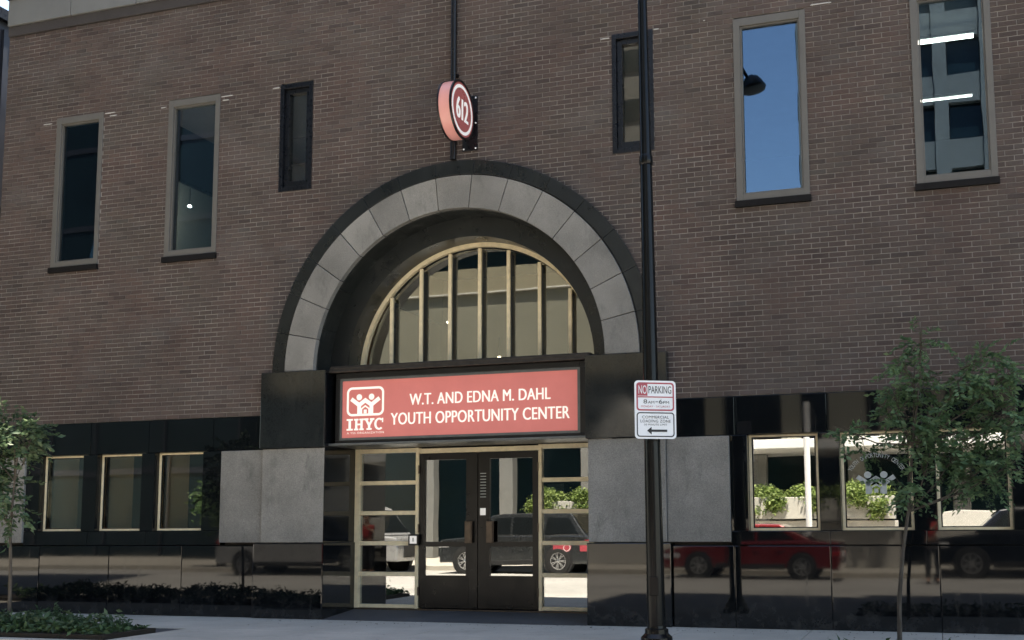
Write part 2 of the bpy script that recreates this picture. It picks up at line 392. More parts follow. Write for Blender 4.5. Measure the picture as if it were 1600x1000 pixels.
# ------------------------------------------------------------------ the brick building
B = thing('brick_building', 'brown brick building with arched entrance, dark granite base and tall narrow windows', 'building', (XC, 0, 0))
XL, XR, ZT = -14.38, 2.35, 9.40
UPPER = [(-13.30, -12.39, 5.315, 7.87), (-11.145, -10.21, 5.315, 7.89), (-9.145, -8.59, 6.228, 7.885), (-3.965, -3.39, 6.24, 7.92), (-2.305, -1.37, 5.34, 7.885), (-.075, .867, 5.34, 7.885)]
def holes_at(z0, z1):
    zm = (z0+z1)/2; hs = []
    for x0, x1, a, b in UPPER:
        if a+.04 < zm < b-.0: hs.append((x0+.01, x1-.01))
    if zm < ZC: hs.append((-9.2, -3.3))
    elif zm < ZC+2.83: w = math.sqrt(2.83**2-(zm-ZC)**2); hs.append((XC-w, XC+w))
    return sorted(hs)
wall = MB(); bricks = []
nc = int((ZT-Z0)/BZ)+1
def cut(a, b, hs):
    segs = [(a, b)]
    for h0, h1 in hs:
        out = []
        for s0, s1 in segs:
            if h1 <= s0 or h0 >= s1: out.append((s0, s1)); continue
            if s0 < h0: out.append((s0, h0))
            if h1 < s1: out.append((h1, s1))
        segs = out
    return segs
for c in range(nc):
    z0 = Z0+c*BZ; z1 = min(z0+BZ, ZT); hs = holes_at(z0, z1)
    for a, b in cut(XL+.006, XR, hs): wall.box(a, b, .009, .26, z0-.004, z1-.004)
    if z1-z0 < .05: continue
    off = (c % 2)*BX/2
    for k in range(int(math.floor(XL/BX))-1, int(XR/BX)+1):
        a, b = k*BX+off+.0058, (k+1)*BX+off-.0058
        a, b = max(a, XL), min(b, XR)
        if b-a < .025: continue
        for s0, s1 in cut(a, b, hs):
            if s1-s0 > .022: bricks.append((s0, s1, z0+.001, z0+BZ-.0106, abs(s1-s0-(BX-.0116)) < 1e-6))
bw = wall.build('brick_wall', M['mortar'], B)
def to_px(p):
    q = Vector(p)-CAM_POS; z = q.dot(fwd); return PCX+F_PX*q.dot(r2)/z, PCY+F_PX*q.dot(d2)/z
vis = []
for i, b in enumerate(bricks):
    if not b[4]: continue
    p = ((b[0]+b[1])/2, 0, (b[2]+b[3])/2); x, y = to_px(p)
    if 20 < x < 1580 and 5 < y < 995: vis.append(((Vector(p)-CAM_POS).length, i))
single = set(i for _, i in sorted(vis)[:300])
def brick_mb(mb, a, b, z0, z1, y=.0, tl=0.0):
    e = .0025
    return mb.add([(a, .03, z0), (b, .03, z0), (b, .03, z1), (a, .03, z1), (a, y+e, z0), (b, y+e+tl, z0), (b, y+e+tl, z1), (a, y+e, z1),
                   (a+e, y, z0+e), (b-e, y+tl, z0+e), (b-e, y+tl, z1-e), (a+e, y, z1-e)],
                  [(0,1,5,4),(1,2,6,5),(2,3,7,6),(3,0,4,7),(4,5,9,8),(5,6,10,9),(6,7,11,10),(7,4,8,11),(8,9,10,11)])
rest = MB(); proto = None
for i, (a, b, z0, z1, full) in enumerate(bricks):
    dy = random.uniform(-.0018, .0025); tl = random.uniform(-.0012, .0012)
    if i in single:
        if proto is None:
            mb = brick_mb(MB(), -BX/2+.0058, BX/2-.0058, -.02805, .02805)
            proto = bpy.data.meshes.new('brick'); proto.from_pydata(mb.v, [], mb.f); proto.materials.append(M['brick'])
        o = bpy.data.objects.new('brick', proto); COL.objects.link(o); o.parent = bw
        o.location = ((a+b)/2-B.location.x, dy, (z0+z1)/2)
    else: brick_mb(rest, a, b, z0, z1, dy, tl)
rest.build('brick_courses', M['brick'], bw, kind='stuff')
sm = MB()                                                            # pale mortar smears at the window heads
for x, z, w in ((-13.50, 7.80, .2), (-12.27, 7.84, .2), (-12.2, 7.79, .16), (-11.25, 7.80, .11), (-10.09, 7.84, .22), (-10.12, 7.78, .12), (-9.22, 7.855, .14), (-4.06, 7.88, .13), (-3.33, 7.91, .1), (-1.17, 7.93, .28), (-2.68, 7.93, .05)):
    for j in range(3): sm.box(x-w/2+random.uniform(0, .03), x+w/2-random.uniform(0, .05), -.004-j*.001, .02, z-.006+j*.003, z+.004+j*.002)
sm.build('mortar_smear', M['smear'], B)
# stone band and panels under the roof edge, roof
MB().box(XL, XR, -.03, .26, 9.40, 9.565).build('stone_band', M['band'], B, .006)
x = XL
k = 0
while x < XR:
    w = 1.285; MB().box(x+.006, min(x+w-.006, XR), -.06, .2, 9.572, 10.02).build('coping_panel', M['coping'], B, .005); x += w; k += 1
MB().box(XL-.02, XR, -.10, .5, 10.02, 10.16).build('parapet_cap', M['black_frame'], B, .01)
MB().box(XL+.02, -2.31, .32, .5, 10.161, 12.3).build('parapet_shade_wall', M['band'], B)  # unseen wall added behind the cap to lengthen the roof's shadow
MB().box(XL+.3, XR, .3, 12, 10.0, 10.12).build('roof', M['band'], B)
MB().box(-2.3, XR-.02, .8, 12, 10.121, 31).build('roof_shade_block', M['coping'], B)  # unseen block added on the roof to shade the street at right
MB().box(XL, XL+.25, .26, 12, 0, 10.0).build('side_wall', M['band'], B)
MB().box(XR-.25, XR, .26, 12, 0, 10.0).build('side_wall', M['band'], B)
MB().box(XL, XR, 12, 12.25, 0, 10.0).build('rear_wall', M['band'], B)

# upper windows
def frame_mb(x0, x1, z0, z1, wl, wr, wb, wt, y0, y1):
    return MB().box(x0, x0+wl, y0, y1, z0, z1).box(x1-wr, x1, y0, y1, z0, z1).box(x0+wl, x1-wr, y0, y1, z0, z0+wb).box(x0+wl, x1-wr, y0, y1, z1-wt, z1)
for i, (x0, x1, z0, z1) in enumerate(UPPER):
    small = i in (2, 3)
    zs = z0 if small else z0+.085
    if small:
        w = frame_mb(x0, x1, z0, z1, .06, .06, .07, .07, -.012, .2).build('window', M['black_frame'], B, .004, label='narrow black framed window')
        frame_mb(x0+.062, x1-.062, z0+.072, z1-.072, .07, .07, .09, .07, .035, .16).build('sash', M['black_frame'], w, .004)
        MB().box(x0+.13, x1-.13, .085, .095, z0+.16, z1-.14).build('pane', M['glass_left'], w)
        if i == 2:
            MB().box(-9.01, -8.74, .14, .15, 7.09, 7.76).box(-9.01, -8.74, .14, .15, 6.40, 6.66).box(-9.01, -8.74, .12, .14, 6.655, 6.68).build('blind', M['blind'], w)
        else:
            MB().box(-3.83, -3.56, .14, .15, 6.42, 7.78).build('blind', M['blind'], w)
    else:
        w = frame_mb(x0, x1, zs, z1, .088, .078, .088, .105, -.014, .14).build('window', M['taupe'], B, .004)
        frame_mb(x0+.089, x1-.079, zs+.089, z1-.106, .022, .018, .018, .02, .01, .1).build('glazing_bead', M['taupe'], w)
        MB().box(x0+.10, x1-.09, .05, .06, zs+.10, z1-.115).build('pane', M['glass_dim' if i < 2 else 'glass_upper'], w)
        MB().box(x0-.02, x1+.015, -.045, .1, z0-.002, z0+.083).build('sill', M['sill'], w, .004)

# arch: fifteen grey voussoirs, dark hood ring, stepped dark soffit
DA = math.pi/15
for i in range(15):
    a0, a1 = i*DA+.0022, (i+1)*DA-.0022
    MB().arc(XC, ZC-.02, 2.185, 2.652, a0, a1, -.075+random.uniform(-.002, .002), .02, 6).build('voussoir', M['granite_grey'], B, .005)
for i in range(15):
    a0, a1 = i*DA+.001, (i+1)*DA-.001
    MB().arc(XC, ZC-.02, 2.672, 2.872, a0, a1, -.05, .05, 6).build('hood_stone', M['granite_honed'], B, .004)
MB().arc(XC, ZC-.02, 2.65, 2.675, 0, math.pi, -.02, .05, 60).build('arch_shadow_line', M['sheet_black'], B)  # black strip painted as the shadow line between ring and hood
for i in range(11):
    d = math.pi/11
    MB().arc(XC, ZC-.02, 2.18, 2.6, i*d+.001, (i+1)*d-.001, .021, .40, 6).build('soffit_stone', M['granite_soffit'], B, .003)
MB().arc(XC, ZC-.02, 1.898, 2.6, 0, math.pi, .401, .92, 66).build('inner_arch', M['granite_honed'], B)

# imposts, piers, panels
def slab(name, x0, x1, z0, z1, y, mat, bev=.004, y1=.11):
    a, b, c, d = x0+.0025, x1-.0025, z0+.0025, z1-.0025; e = (lambda: y+random.uniform(-.0028, .0028)) if 'dark' in mat else (lambda: y+random.uniform(-.001, .001))
    p, q = e(), e(); r_ = p+random.uniform(-.0018, .0018)*(d-c)*('dark' in mat); w_ = q+r_-p                            # each slab hangs a hair out of true, as its mirror image shows
    return MB().add([(a, p, c), (b, q, c), (b, y1, c), (a, y1, c), (a, r_, d), (b, w_, d), (b, y1, d), (a, y1, d)], [(0,3,2,1),(4,5,6,7),(0,1,5,4),(1,2,6,5),(2,3,7,6),(3,0,4,7)]).build(name, M[mat], B, bev)
for x0, x1 in ((-9.28, -8.222), (-4.348, -3.242)):
    slab('impost', x0, x1, 2.405, 3.508, -.125, 'granite_dull_dark', .006)
for x0, x1 in ((-9.243, -8.224), (-4.322, -3.28)):
    slab('granite_panel', x0, x1, 1.06, 2.40, -.095, 'granite_grey', .005)
for x0, x1 in ((-9.97, -9.243), (-3.28, -2.468), (-14.38, -13.56), (1.02, 1.84)):
    slab('granite_panel', x0, x1, 1.06, 2.395, -.055, 'granite_grey', .005)
for x0, x1 in ((-9.34, -8.205), (-4.337, -3.22)):
    slab('base_slab', x0, x1, .0, 1.055, -.13, 'granite_dark', .012)
WL = [(-13.29, -12.48), (-12.215, -11.40), (-11.16, -10.312)]
WR = [(-2.243, -1.375), (-1.112, -.268), (.003, .84)]
# dark polished cladding round the ground-floor windows
for x0, x1 in ((-14.38, -13.42), (-13.42, -12.35), (-12.35, -11.28), (-11.28, -10.14), (-10.14, -9.283), (-3.24, -2.40), (-2.40, -1.255), (-1.255, -.13), (-.13, .93), (.93, 2.35)):
    slab('granite_slab', x0, x1, 2.40, 2.893, -.018, 'granite_dark')
for x0, x1 in ((-13.56, -13.29), (-12.48, -12.215), (-11.40, -11.16), (-10.312, -9.972), (-2.466, -2.243), (-1.375, -1.112), (-.268, .003), (.84, 1.018)):
    slab('granite_slab', x0, x1, 1.235 if x0 < -8 else 1.195, 2.40, -.018, 'granite_dark')
for x0, x1, zt in ((-13.56, -12.35, 1.235), (-12.35, -11.28, 1.235), (-11.28, -9.972, 1.235), (-2.466, -1.255, 1.195), (-1.255, -.13, 1.195), (-.13, 1.018, 1.195)):
    slab('granite_slab', x0, x1, 1.022, zt, -.018, 'granite_dark')
for x0, x1 in ((1.84, 2.35),):
    slab('granite_slab', x0, x1, 1.022, 2.40, -.018, 'granite_dark')
for x0, x1 in ((-14.38, -13.2), (-13.2, -11.9), (-11.9, -10.6), (-10.6, -9.342), (-3.218, -2.43), (-2.43, -1.255), (-1.255, -.0), (.0, 1.25), (1.25, 2.35)):
    slab('base_slab', x0, x1, .0, 1.018, -.05, 'granite_dark', .008)
# backing wall behind the cladding, with the openings left out
def holed_wall(x0, x1, z0, z1, y0, y1, holes):
    mb = MB(); xs = sorted({x0, x1, *[h[0] for h in holes], *[h[1] for h in holes]}); zs = sorted({z0, z1, *[h[2] for h in holes], *[h[3] for h in holes]})
    for a, b in zip(xs, xs[1:]):
        for c, d in zip(zs, zs[1:]):
            xm, zm = (a+b)/2, (c+d)/2
            if not any(h[0] < xm < h[1] and h[2] < zm < h[3] for h in holes): mb.box(a, b, y0, y1, c, d)
    return mb
GH = [(a+.0, b, 1.237, 2.398) for a, b in WL] + [(a, b, 1.197, 2.398) for a, b in WR] + [(-8.23, -4.31, 0, 2.9)]
for xa, xb in ((XL+.01, -8.23), (-4.31, XR-.01)): holed_wall(xa, xb, .0, 2.9, .112, .26, [h for h in GH if xa < h[0] and h[1] < xb]).build('backing_wall', M['band'], B)
# jambs of the entrance recess
for sx, x0, x1 in ((1, -8.55, -8.224), (-1, -4.318, -3.99)):
    MB().box(x0, x1, -.094, .9, 1.06, 3.505).build('jamb_slab', M['granite_dark'], B, .003)
    MB().box(x0, x1+(.02 if sx > 0 else 0), -.129+.003, .9, .0, 1.053).build('jamb_slab', M['granite_dark'], B, .01) if sx > 0 else MB().box(x0-.02, x1, -.126, .9, .0, 1.053).build('jamb_slab', M['granite_dark'], B, .01)
structure(MB().prism([(-.14, .004), (.83, .085), (.83, -.1), (-.14, -.1)], lambda p: (-8.2, p[0], p[1]), lambda p: (-4.34, p[0], p[1])).build('entrance_step', M['mat_dark']))

# ground-floor windows
for ws, zb, left in ((WL, 1.237, True), (WR, 1.197, False)):
    for j, (x0, x1) in enumerate(ws):
        y0 = .085
        w = frame_mb(x0, x1, zb, 2.398, .036, .034, .032, .026, y0, .15).build('window', M['gold'], B, .003)
        MB().box(x0+.037, x1-.035, y0+.022, y0+.03, zb+.033, 2.371).build('pane', M['glass_left' if left else 'glass_ground'], w)
        frame_mb(x0+.037, x1-.035, zb+.033, 2.371, .016, .016, .012, .012, y0+.012, y0+.021).build('gasket', M['bronze'], w)
        rv = MB()                                                    # plastered reveals inside
        rv.box(x0-.03, x0-.001, .27, .80, zb-.05, 2.5).box(x1+.001, x1+.03, .27, .80, zb-.05, 2.5).box(x0-.03, x1+.03, .27, .80, 2.44, 2.5).box(x0-.03, x1+.03, .27, .8, zb-.08, zb-.03)
        rv.build('reveal', M['room_beige'], w)
# entrance: gold frame, sidelights, pair of dark bronze doors
YD = .82
ef = MB()
ef.box(-8.222, -8.135, YD-.05, YD+.05, .10, 2.42).box(-7.228, -7.178, YD-.05, YD+.05, .10, 2.42).box(-5.325, -5.275, YD-.05, YD+.05, .10, 2.42).box(-4.40, -4.32, YD-.05, YD+.05, .10, 2.42)
ef.box(-8.135, -7.228, YD-.045, YD+.045, 2.355, 2.418).box(-7.178, -5.325, YD-.045, YD+.045, 2.335, 2.405).box(-5.275, -4.40, YD-.045, YD+.045, 2.355, 2.418)
EF = ef.build('entrance_frame', M['gold'], B, .004)
ZR = [.155, .59, 1.035, 1.475, 1.915, 2.355]
for x0, x1 in ((-8.135, -7.228), (-5.275, -4.40)):
    MB().box(x0, x1, YD-.04, YD+.04, .105, .155).build('rail', M['gold'], EF, .003)
    for z in ZR[1:-1]: MB().box(x0, x1, YD-.04, YD+.04, z-.030, z+.030).build('rail', M['gold'], EF, .003)
    for za, zb in zip(ZR, ZR[1:]):
        MB().box(x0+.002, x1-.002, YD, YD+.008, za+.032 if za > .2 else za, zb-.032 if zb < 2.3 else zb).build('pane', M['glass_door'], EF)
MB().box(-8.2, -4.34, YD-.06, YD+.08, .05, .10).build('threshold', M['bronze_mid'], B, .004)
for x0, x1, hx, g0, g1 in ((-7.172, -6.258, -6.375, -7.085, -6.435), (-6.246, -5.331, -6.045, -6.07, -5.418)):
    d = holed_wall(x0, x1, .115, 2.328, YD-.03, YD+.03, [(g0, g1, 1.055, 2.235), (g0, g1, .575, .985)]).build('door', M['bronze'], B, label='dark bronze entrance door leaf')
    MB().box(g0, g1, YD-.004, YD+.004, 1.055, 2.235).build('pane', M['glass_door'], d)
    MB().box(g0, g1, YD-.004, YD+.004, .575, .985).build('pane', M['glass_door'], d)
    MB().box(g0-.04, g1+.04, YD-.036, YD-.031, .16, .54).build('kick_plate', M['bronze'], d, .002)
    MB().box(hx-.045, hx+.045, YD-.10, YD-.085, 1.045, 1.335).box(hx-.058, hx+.058, YD-.084, YD-.075, 1.035, 1.345).box(hx-.02, hx+.02, YD-.076, YD-.03, 1.08, 1.12).box(hx-.02, hx+.02, YD-.076, YD-.03, 1.26, 1.30).build('pull_handle', M['bronze_mid'], d, .003)
    for hz in (.35, 1.25, 2.1):
        ex = x0-.0 if hx > -6.2 and False else (x0 if hx < -6.2 else x1)
        MB().tube([(ex, YD-.05, hz-.06), (ex, YD-.05, hz+.06)], .012, 8).build('hinge', M['bronze_mid'], d)
# ledge over the sign, soffit under it
MB().box(-8.222, -4.32, -.03, .78, 3.47, 3.50).box(-8.222, -4.32, -.01, .78, 3.50, 3.545).box(-8.222, -4.32, .03, .78, 3.545, 3.57).build('canopy_ledge', M['ledge'], B, .006)
MB().box(-8.222, -4.32, .0, .76, 2.425, 2.458).build('entrance_soffit', M['grey_trim'], B, .004)
# fanlight
RF = 1.872
fl = MB().arc(XC, ZC-.02, RF-.036, RF+.03, 0, math.pi, YD-.05, YD+.02, 64).box(XC-RF, XC+RF, YD-.05, YD+.05, 3.50, 3.555)
FL = fl.build('fanlight', M['gold'], B)
bars = [-7.652, -7.168, -6.702, -6.228, -5.778, -5.300, -4.840]
def arc_top(xx, r): return ZC-.02+math.sqrt(max(r*r-(xx-XC)**2, 0))
for bx in bars:
    b = MB().box(bx-.026, bx+.026, YD-.055, YD-.012, 3.555, arc_top(bx, RF-.06)).build('mullion', M['gold'], FL, .004)
    MB().box(bx-.024, bx+.024, YD-.0115, YD+.055, 3.555, arc_top(bx, RF-.1)).build('mullion_body', M['bronze'], FL)  # dark body puts the bar's shaded right side into the colour
edges = [XC-RF+.05]+bars+[XC+RF-.05]
for a, b in zip(edges, edges[1:]):
    pts = [(a+.0, 3.556), (b, 3.556)] + [(b+(a-b)*t/8, max(arc_top(b+(a-b)*t/8, RF-.05), 3.56)) for t in range(9)]
    MB().prism_y(pts, YD+.058, YD+.066).build('pane', M['glass_fan'], FL)
# downpipe above the arch
MB().tube([(-6.285, -.06, 6.40), (-6.285, -.06, 10.0)], .042, 12).box(-6.34, -6.23, -.03, .0, 7.62, 7.66).box(-6.34, -6.23, -.03, .0, 9.0, 9.04).build('downpipe', M['bronze'], B)

# rooms behind the glass
def room(x0, x1, y0, y1, z0, z1, wallm, ceilm=None):
    r = MB().box(x0, x1, y1, y1+.1, z0, z1).box(x0-.1, x0, y0, y1+.1, z0, z1).box(x1, x1+.1, y0, y1+.1, z0, z1).build('room_wall', M[wallm], B)
    MB().box(x0, x1, y0, y1, z0-.1, z0).build('room_floor', M['carpet'], B)
    MB().box(x0, x1, y0, y1, z1, z1+.1).build('room_ceiling', M[ceilm or wallm], B)
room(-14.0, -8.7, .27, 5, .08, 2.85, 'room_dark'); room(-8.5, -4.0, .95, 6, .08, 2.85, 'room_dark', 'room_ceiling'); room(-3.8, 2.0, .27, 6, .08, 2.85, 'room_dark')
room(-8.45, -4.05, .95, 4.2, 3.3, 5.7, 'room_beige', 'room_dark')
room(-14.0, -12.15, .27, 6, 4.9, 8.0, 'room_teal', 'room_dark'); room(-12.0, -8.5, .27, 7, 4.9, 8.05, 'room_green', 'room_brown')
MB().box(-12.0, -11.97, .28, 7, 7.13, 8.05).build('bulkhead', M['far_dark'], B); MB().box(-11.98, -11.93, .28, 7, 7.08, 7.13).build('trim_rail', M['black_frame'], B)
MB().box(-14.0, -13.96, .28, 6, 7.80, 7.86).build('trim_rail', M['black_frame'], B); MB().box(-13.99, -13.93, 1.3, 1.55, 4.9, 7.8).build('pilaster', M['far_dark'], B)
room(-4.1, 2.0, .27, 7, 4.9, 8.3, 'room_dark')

# ------------------------------------------------------------------ banner sign over the doors
S = thing('banner_sign', 'long red sign board with white lettering in black cabinet above the entrance doors', 'sign', (XC, .05, 2.47))
holed_wall(-8.15, -4.39, 2.462, 3.466, .05, .45, [(-8.085, -4.47, 2.50, 3.385)]).build('cabinet', M['cabinet'], S, .006)
frame_mb(-8.085, -4.47, 2.50, 3.385, .035, .04, .035, .035, .06, .1).build('trim_frame', M['grey_trim'], S, .003)
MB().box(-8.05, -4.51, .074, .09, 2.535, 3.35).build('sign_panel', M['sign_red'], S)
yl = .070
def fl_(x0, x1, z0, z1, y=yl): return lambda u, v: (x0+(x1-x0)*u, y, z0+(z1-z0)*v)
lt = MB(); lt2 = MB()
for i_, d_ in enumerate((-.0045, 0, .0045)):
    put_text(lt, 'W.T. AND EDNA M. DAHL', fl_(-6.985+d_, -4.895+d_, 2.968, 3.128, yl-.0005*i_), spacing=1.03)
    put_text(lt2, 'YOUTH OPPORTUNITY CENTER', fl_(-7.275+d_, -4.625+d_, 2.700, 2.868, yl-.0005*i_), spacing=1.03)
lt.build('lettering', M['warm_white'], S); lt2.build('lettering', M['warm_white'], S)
# logo: rounded frame, two figures with raised arms round a small house, slab letters
def rrect(x0, x1, z0, z1, r, n=6):
    P = []
    for cx, cz, a in ((x1-r, z1-r, 0), (x0+r, z1-r, 90), (x0+r, z0+r, 180), (x1-r, z0+r, 270)):
        P += [(cx+r*math.cos(R(a+90*i/n)), cz+r*math.sin(R(a+90*i/n))) for i in range(n+1)]
    return P
def ring2(mb, A, Bp, fn):
    n = len(A); mb.add([fn(*p) for p in A]+[fn(*p) for p in Bp], [(i, (i+1) % n, n+(i+1) % n, n+i) for i in range(n)]); return mb
def stroke(mb, pts, w, fn):
    for (x0, z0), (x1, z1) in zip(pts, pts[1:]):
        dx, dz = x1-x0, z1-z0; L = math.hypot(dx, dz); nx, nz = -dz/L*w/2, dx/L*w/2; ex, ez = dx/L*w*.3, dz/L*w*.3
        mb.add([fn(x0-ex+nx, z0-ez+nz), fn(x0-ex-nx, z0-ez-nz), fn(x1+ex-nx, z1+ez-nz), fn(x1+ex+nx, z1+ez+nz)], [(0, 1, 2, 3)])
    return mb
def disc2(mb, cx, cz, r, fn, n=20): mb.add([fn(cx+r*math.cos(2*math.pi*i/n), cz+r*math.sin(2*math.pi*i/n)) for i in range(n)], [tuple(range(n))]); return mb
def youth_logo(mb, fn, frame=True):
    """unit logo: x 0..1, z 0..0.7"""
    k = [0]
    def f2(x, z): k[0] += 0; return fn(x, z)
    if frame: ring2(mb, rrect(0, 1, 0, .70, .14), rrect(.055, .945, .055, .645, .095), f2)
    for cx, s in ((.335, 1), (.665, -1)):
        disc2(mb, cx, .455, .075, f2)
        stroke(mb, [(cx-s*.19, .40), (cx, .265), (cx, .06)], .10, f2); stroke(mb, [(cx, .265), (cx+s*.165, .375)], .10, f2)
    stroke(mb, [(.40, .06), (.40, .17), (.5, .24), (.60, .17), (.60, .06)], .035, f2)
    mb.add([f2(.46, .06), f2(.54, .06), f2(.54, .15), f2(.46, .15)], [(0, 1, 2, 3)])
lg = MB(); cnt = [0]
def lgf(x, z): return (-7.978+.592*x, yl-.0004*z, 2.843+.592*z)
youth_logo(lg, lgf)
def bx2(mb, x0, x1, z0, z1, fn): mb.add([fn(x0, z0), fn(x1, z0), fn(x1, z1), fn(x0, z1)], [(0, 1, 2, 3)])
def slab_letters(mb, fn):
    """I H Y C with slab serifs, each 1 high"""
    def sf(c, z, w=.42): bx2(mb, c-w/2, c+w/2, z, z+.15, fn)
    bx2(mb, .18, .42, .15, .85, fn); sf(.30, 0, .6); sf(.30, .85, .6)
    for c in (.92, 1.42): bx2(mb, c-.11, c+.11, .15, .85, fn); sf(c, 0); sf(c, .85)
    bx2(mb, 1.03, 1.31, .43, .58, fn)
    bx2(mb, 2.03, 2.25, .15, .42, fn); sf(2.14, 0, .5); sf(1.86, .85, .42); sf(2.42, .85, .42)
    stroke(mb, [(1.88, .85), (2.13, .42)], .2, fn); stroke(mb, [(2.40, .85), (2.15, .42)], .2, fn)
    n = 16; P = []; Q = []
    for i in range(n+1):
        a = R(48+264*i/n); P.append((3.08+.46*math.cos(a), .5+.52*math.sin(a))); Q.append((3.08+.25*math.cos(a), .5+.36*math.sin(a)))
    for i in range(n): mb.add([fn(*P[i]), fn(*P[i+1]), fn(*Q[i+1]), fn(*Q[i])], [(0, 1, 2, 3)])
    bx2(mb, 3.34, 3.46, .62, 1.0, fn)
slab_letters(lg, lambda x, z: (-7.976+.588*x/3.5, yl-.0002*x, 2.640+.165*z))
put_text(lg, 'A YSS ORGANIZATION', fl_(-7.970, -7.385, 2.588, 2.616), spacing=1.15)
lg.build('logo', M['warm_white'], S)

# ------------------------------------------------------------------ round 612 blade sign
D = thing('blade_sign', 'round red and white sign with number 612 sticking out above the arch', 'sign', (-6.05, -.5, 6.5))
yc, zc, rd = -.50, 6.925, .405
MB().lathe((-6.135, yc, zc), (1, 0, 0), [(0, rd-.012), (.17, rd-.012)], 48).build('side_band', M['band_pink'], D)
for xx in (-6.150, -5.968):
    MB().lathe((xx, yc, zc), (1, 0, 0), [(0, rd-.03), (0, rd), (.022, rd), (.022, rd-.03)], 48, True).build('rim', M['cabinet'], D)
for xx, s in ((-5.955, 1), (-6.141, -1)):
    f = MB().lathe((xx, yc, zc), (1, 0, 0), [(-.004*s, rd-.02), (0, rd-.02), (0, .001)], 48).build('face', M['disc_red'], D)
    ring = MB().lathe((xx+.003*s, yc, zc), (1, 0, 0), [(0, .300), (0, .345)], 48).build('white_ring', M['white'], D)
    tx = MB()
    for i_, d_ in enumerate((-.013, 0, .013)): put_text(tx, '612', lambda u, v: (xx+(.004+.0005*i_)*s, yc+s*(-.19+.38*u+d_), zc-.15+.30*v), spacing=.92)
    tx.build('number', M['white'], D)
MB().box(-6.165, -5.935, -.022, -.004, 6.515, 7.31).build('wall_plate', M['black_frame'], D, .003)
MB().box(-6.10, -6.00, -.12, -.02, 6.75, 7.10).build('arm', M['black_frame'], D, .004)
for bz in (6.545, 6.91, 7.28):
    for bx in (-6.14, -5.96): MB().lathe((bx, -.022, bz), (0, -1, 0), [(0, .014), (.008, .011), (.011, .001)], 10).build('bolt', M['sheet_white'], D)

# ------------------------------------------------------------------ lamp pole, parking sign
PX, PY = -2.845, -2.45
def pxz(z): return PX-.016*z*0 - .0085*z
P = thing('street_lamp', 'tall tapering black lamp post standing on the pavement before the right pier', 'street lamp', (PX, PY, 0))
MB().tube([(pxz(z), PY, z) for z in (.2, 2.2, 4.6, 7.1, 8.6)], [.098, .086, .070, .052, .042], 20).build('shaft', M['pole'], P)
MB().lathe((PX, PY, 0), (0, 0, 1), [(0, .20), (.05, .20), (.06, .17), (.12, .165), (.16, .125), (.205, .122), (.215, .10), (.24, .097)], 24).build('base', M['pole'], P)
MB().box(PX-.05, PX+.05, PY-.105, PY-.09, .55, .75).build('access_door', M['pole'], P, .006)
MB().lathe((pxz(5.2), PY, 5.2), (0, 0, 1), [(0, .066), (.012, .075), (.10, .075), (.115, .066)], 20).build('collar', M['pole'], P)
arm = [(pxz(8.5), PY, 8.5), (-2.88, PY, 8.75), (-2.78, PY, 8.68), (-2.66, PY, 8.40), (-2.52, PY, 8.13)]
MB().tube(arm, [.03, .03, .028, .026, .026], 10).build('arm', M['pole'], P)
MB().lathe((-2.47, PY, 8.16), (.18, 0, -1), [(0, .03), (.02, .06), (.05, .11), (.12, .155), (.20, .19), (.215, .195), (.22, .18)], 24).build('lamp_hood', M['pole'], P)
MB().lathe((-2.43, PY, 7.94), (.18, 0, -1), [(0, .185), (.03, .18), (.055, .10), (.06, .001)], 24).build('lamp_lens', M['blind'], P)

ph = R(30)
SX, SY, SZ = -2.785, PY-.155, 2.49
ux, uy = math.cos(ph), math.sin(ph)
K = thing('parking_sign', 'white no parking sign with red border and loading zone arrow on black pole', 'sign', (SX, SY, SZ))
def sg(off=0.0): return lambda x, z: (SX+ux*x+off*uy, SY+uy*x-off*ux, SZ+z)
Wd, Hd = .226, .308
A_ = rrect(-Wd, Wd, -Hd, Hd, .04)
MB().prism(A_, lambda p: sg(0)(*p), lambda p: sg(-.004)(*p)).build('plate', M['sheet_white'], K)
f1 = sg(.002); f2 = sg(.003); f3 = sg(.004)
rb = MB(); ring2(rb, rrect(-.206, .206, -.012, .288, .035), rrect(-.190, .190, .004, .272, .025), f1)
bx2(rb, -.192, -.085, .146, .274, f1); bx2(rb, -.192, .192, .128, .140, f2); rb.build('red_border', M['sheet_red'], K)
bb = MB(); ring2(bb, rrect(-.206, .206, -.288, -.028, .035), rrect(-.194, .194, -.276, -.040, .025), f1)
bb.add([f2(-.095, -.222), f2(-.045, -.262), f2(-.045, -.182)], [(0, 1, 2)]); bx2(bb, -.05, .125, -.234, -.210, f2); bb.build('arrow_border', M['sheet_black'], K)
def tw(f, x0, x1, z0, z1): return lambda u, v: f(x0+(x1-x0)*u, z0+(z1-z0)*v)
wt = MB(); put_text(wt, 'NO', tw(f3, -.183, -.094, .166, .256)); wt.build('white_lettering', M['sheet_white'], K)
bt = MB(); put_text(bt, 'PARKING', tw(f2, -.073, .176, .172, .250)); bt.build('black_lettering', M['sheet_black'], K); bt = MB()
put_text(bt, '8', tw(f2, -.130, -.090, .064, .108)); put_text(bt, 'AM', tw(f2, -.082, -.012, .064, .092)); bx2(bt, 0, .028, .080, .087, f2)
put_text(bt, '6', tw(f2, .038, .078, .064, .108)); put_text(bt, 'PM', tw(f2, .086, .150, .064, .092))
bt.build('black_lettering', M['sheet_black'], K); bt = MB()
put_text(bt, 'COMMERCIAL', tw(f2, -.145, .145, -.094, -.064), spacing=1.1); put_text(bt, 'LOADING ZONE', tw(f2, -.165, .165, -.136, -.106), spacing=1.1)
put_text(bt, '30 MINUTE LIMIT', tw(f2, -.125, .125, -.168, -.148), spacing=1.15); bt.build('black_lettering', M['sheet_black'], K)
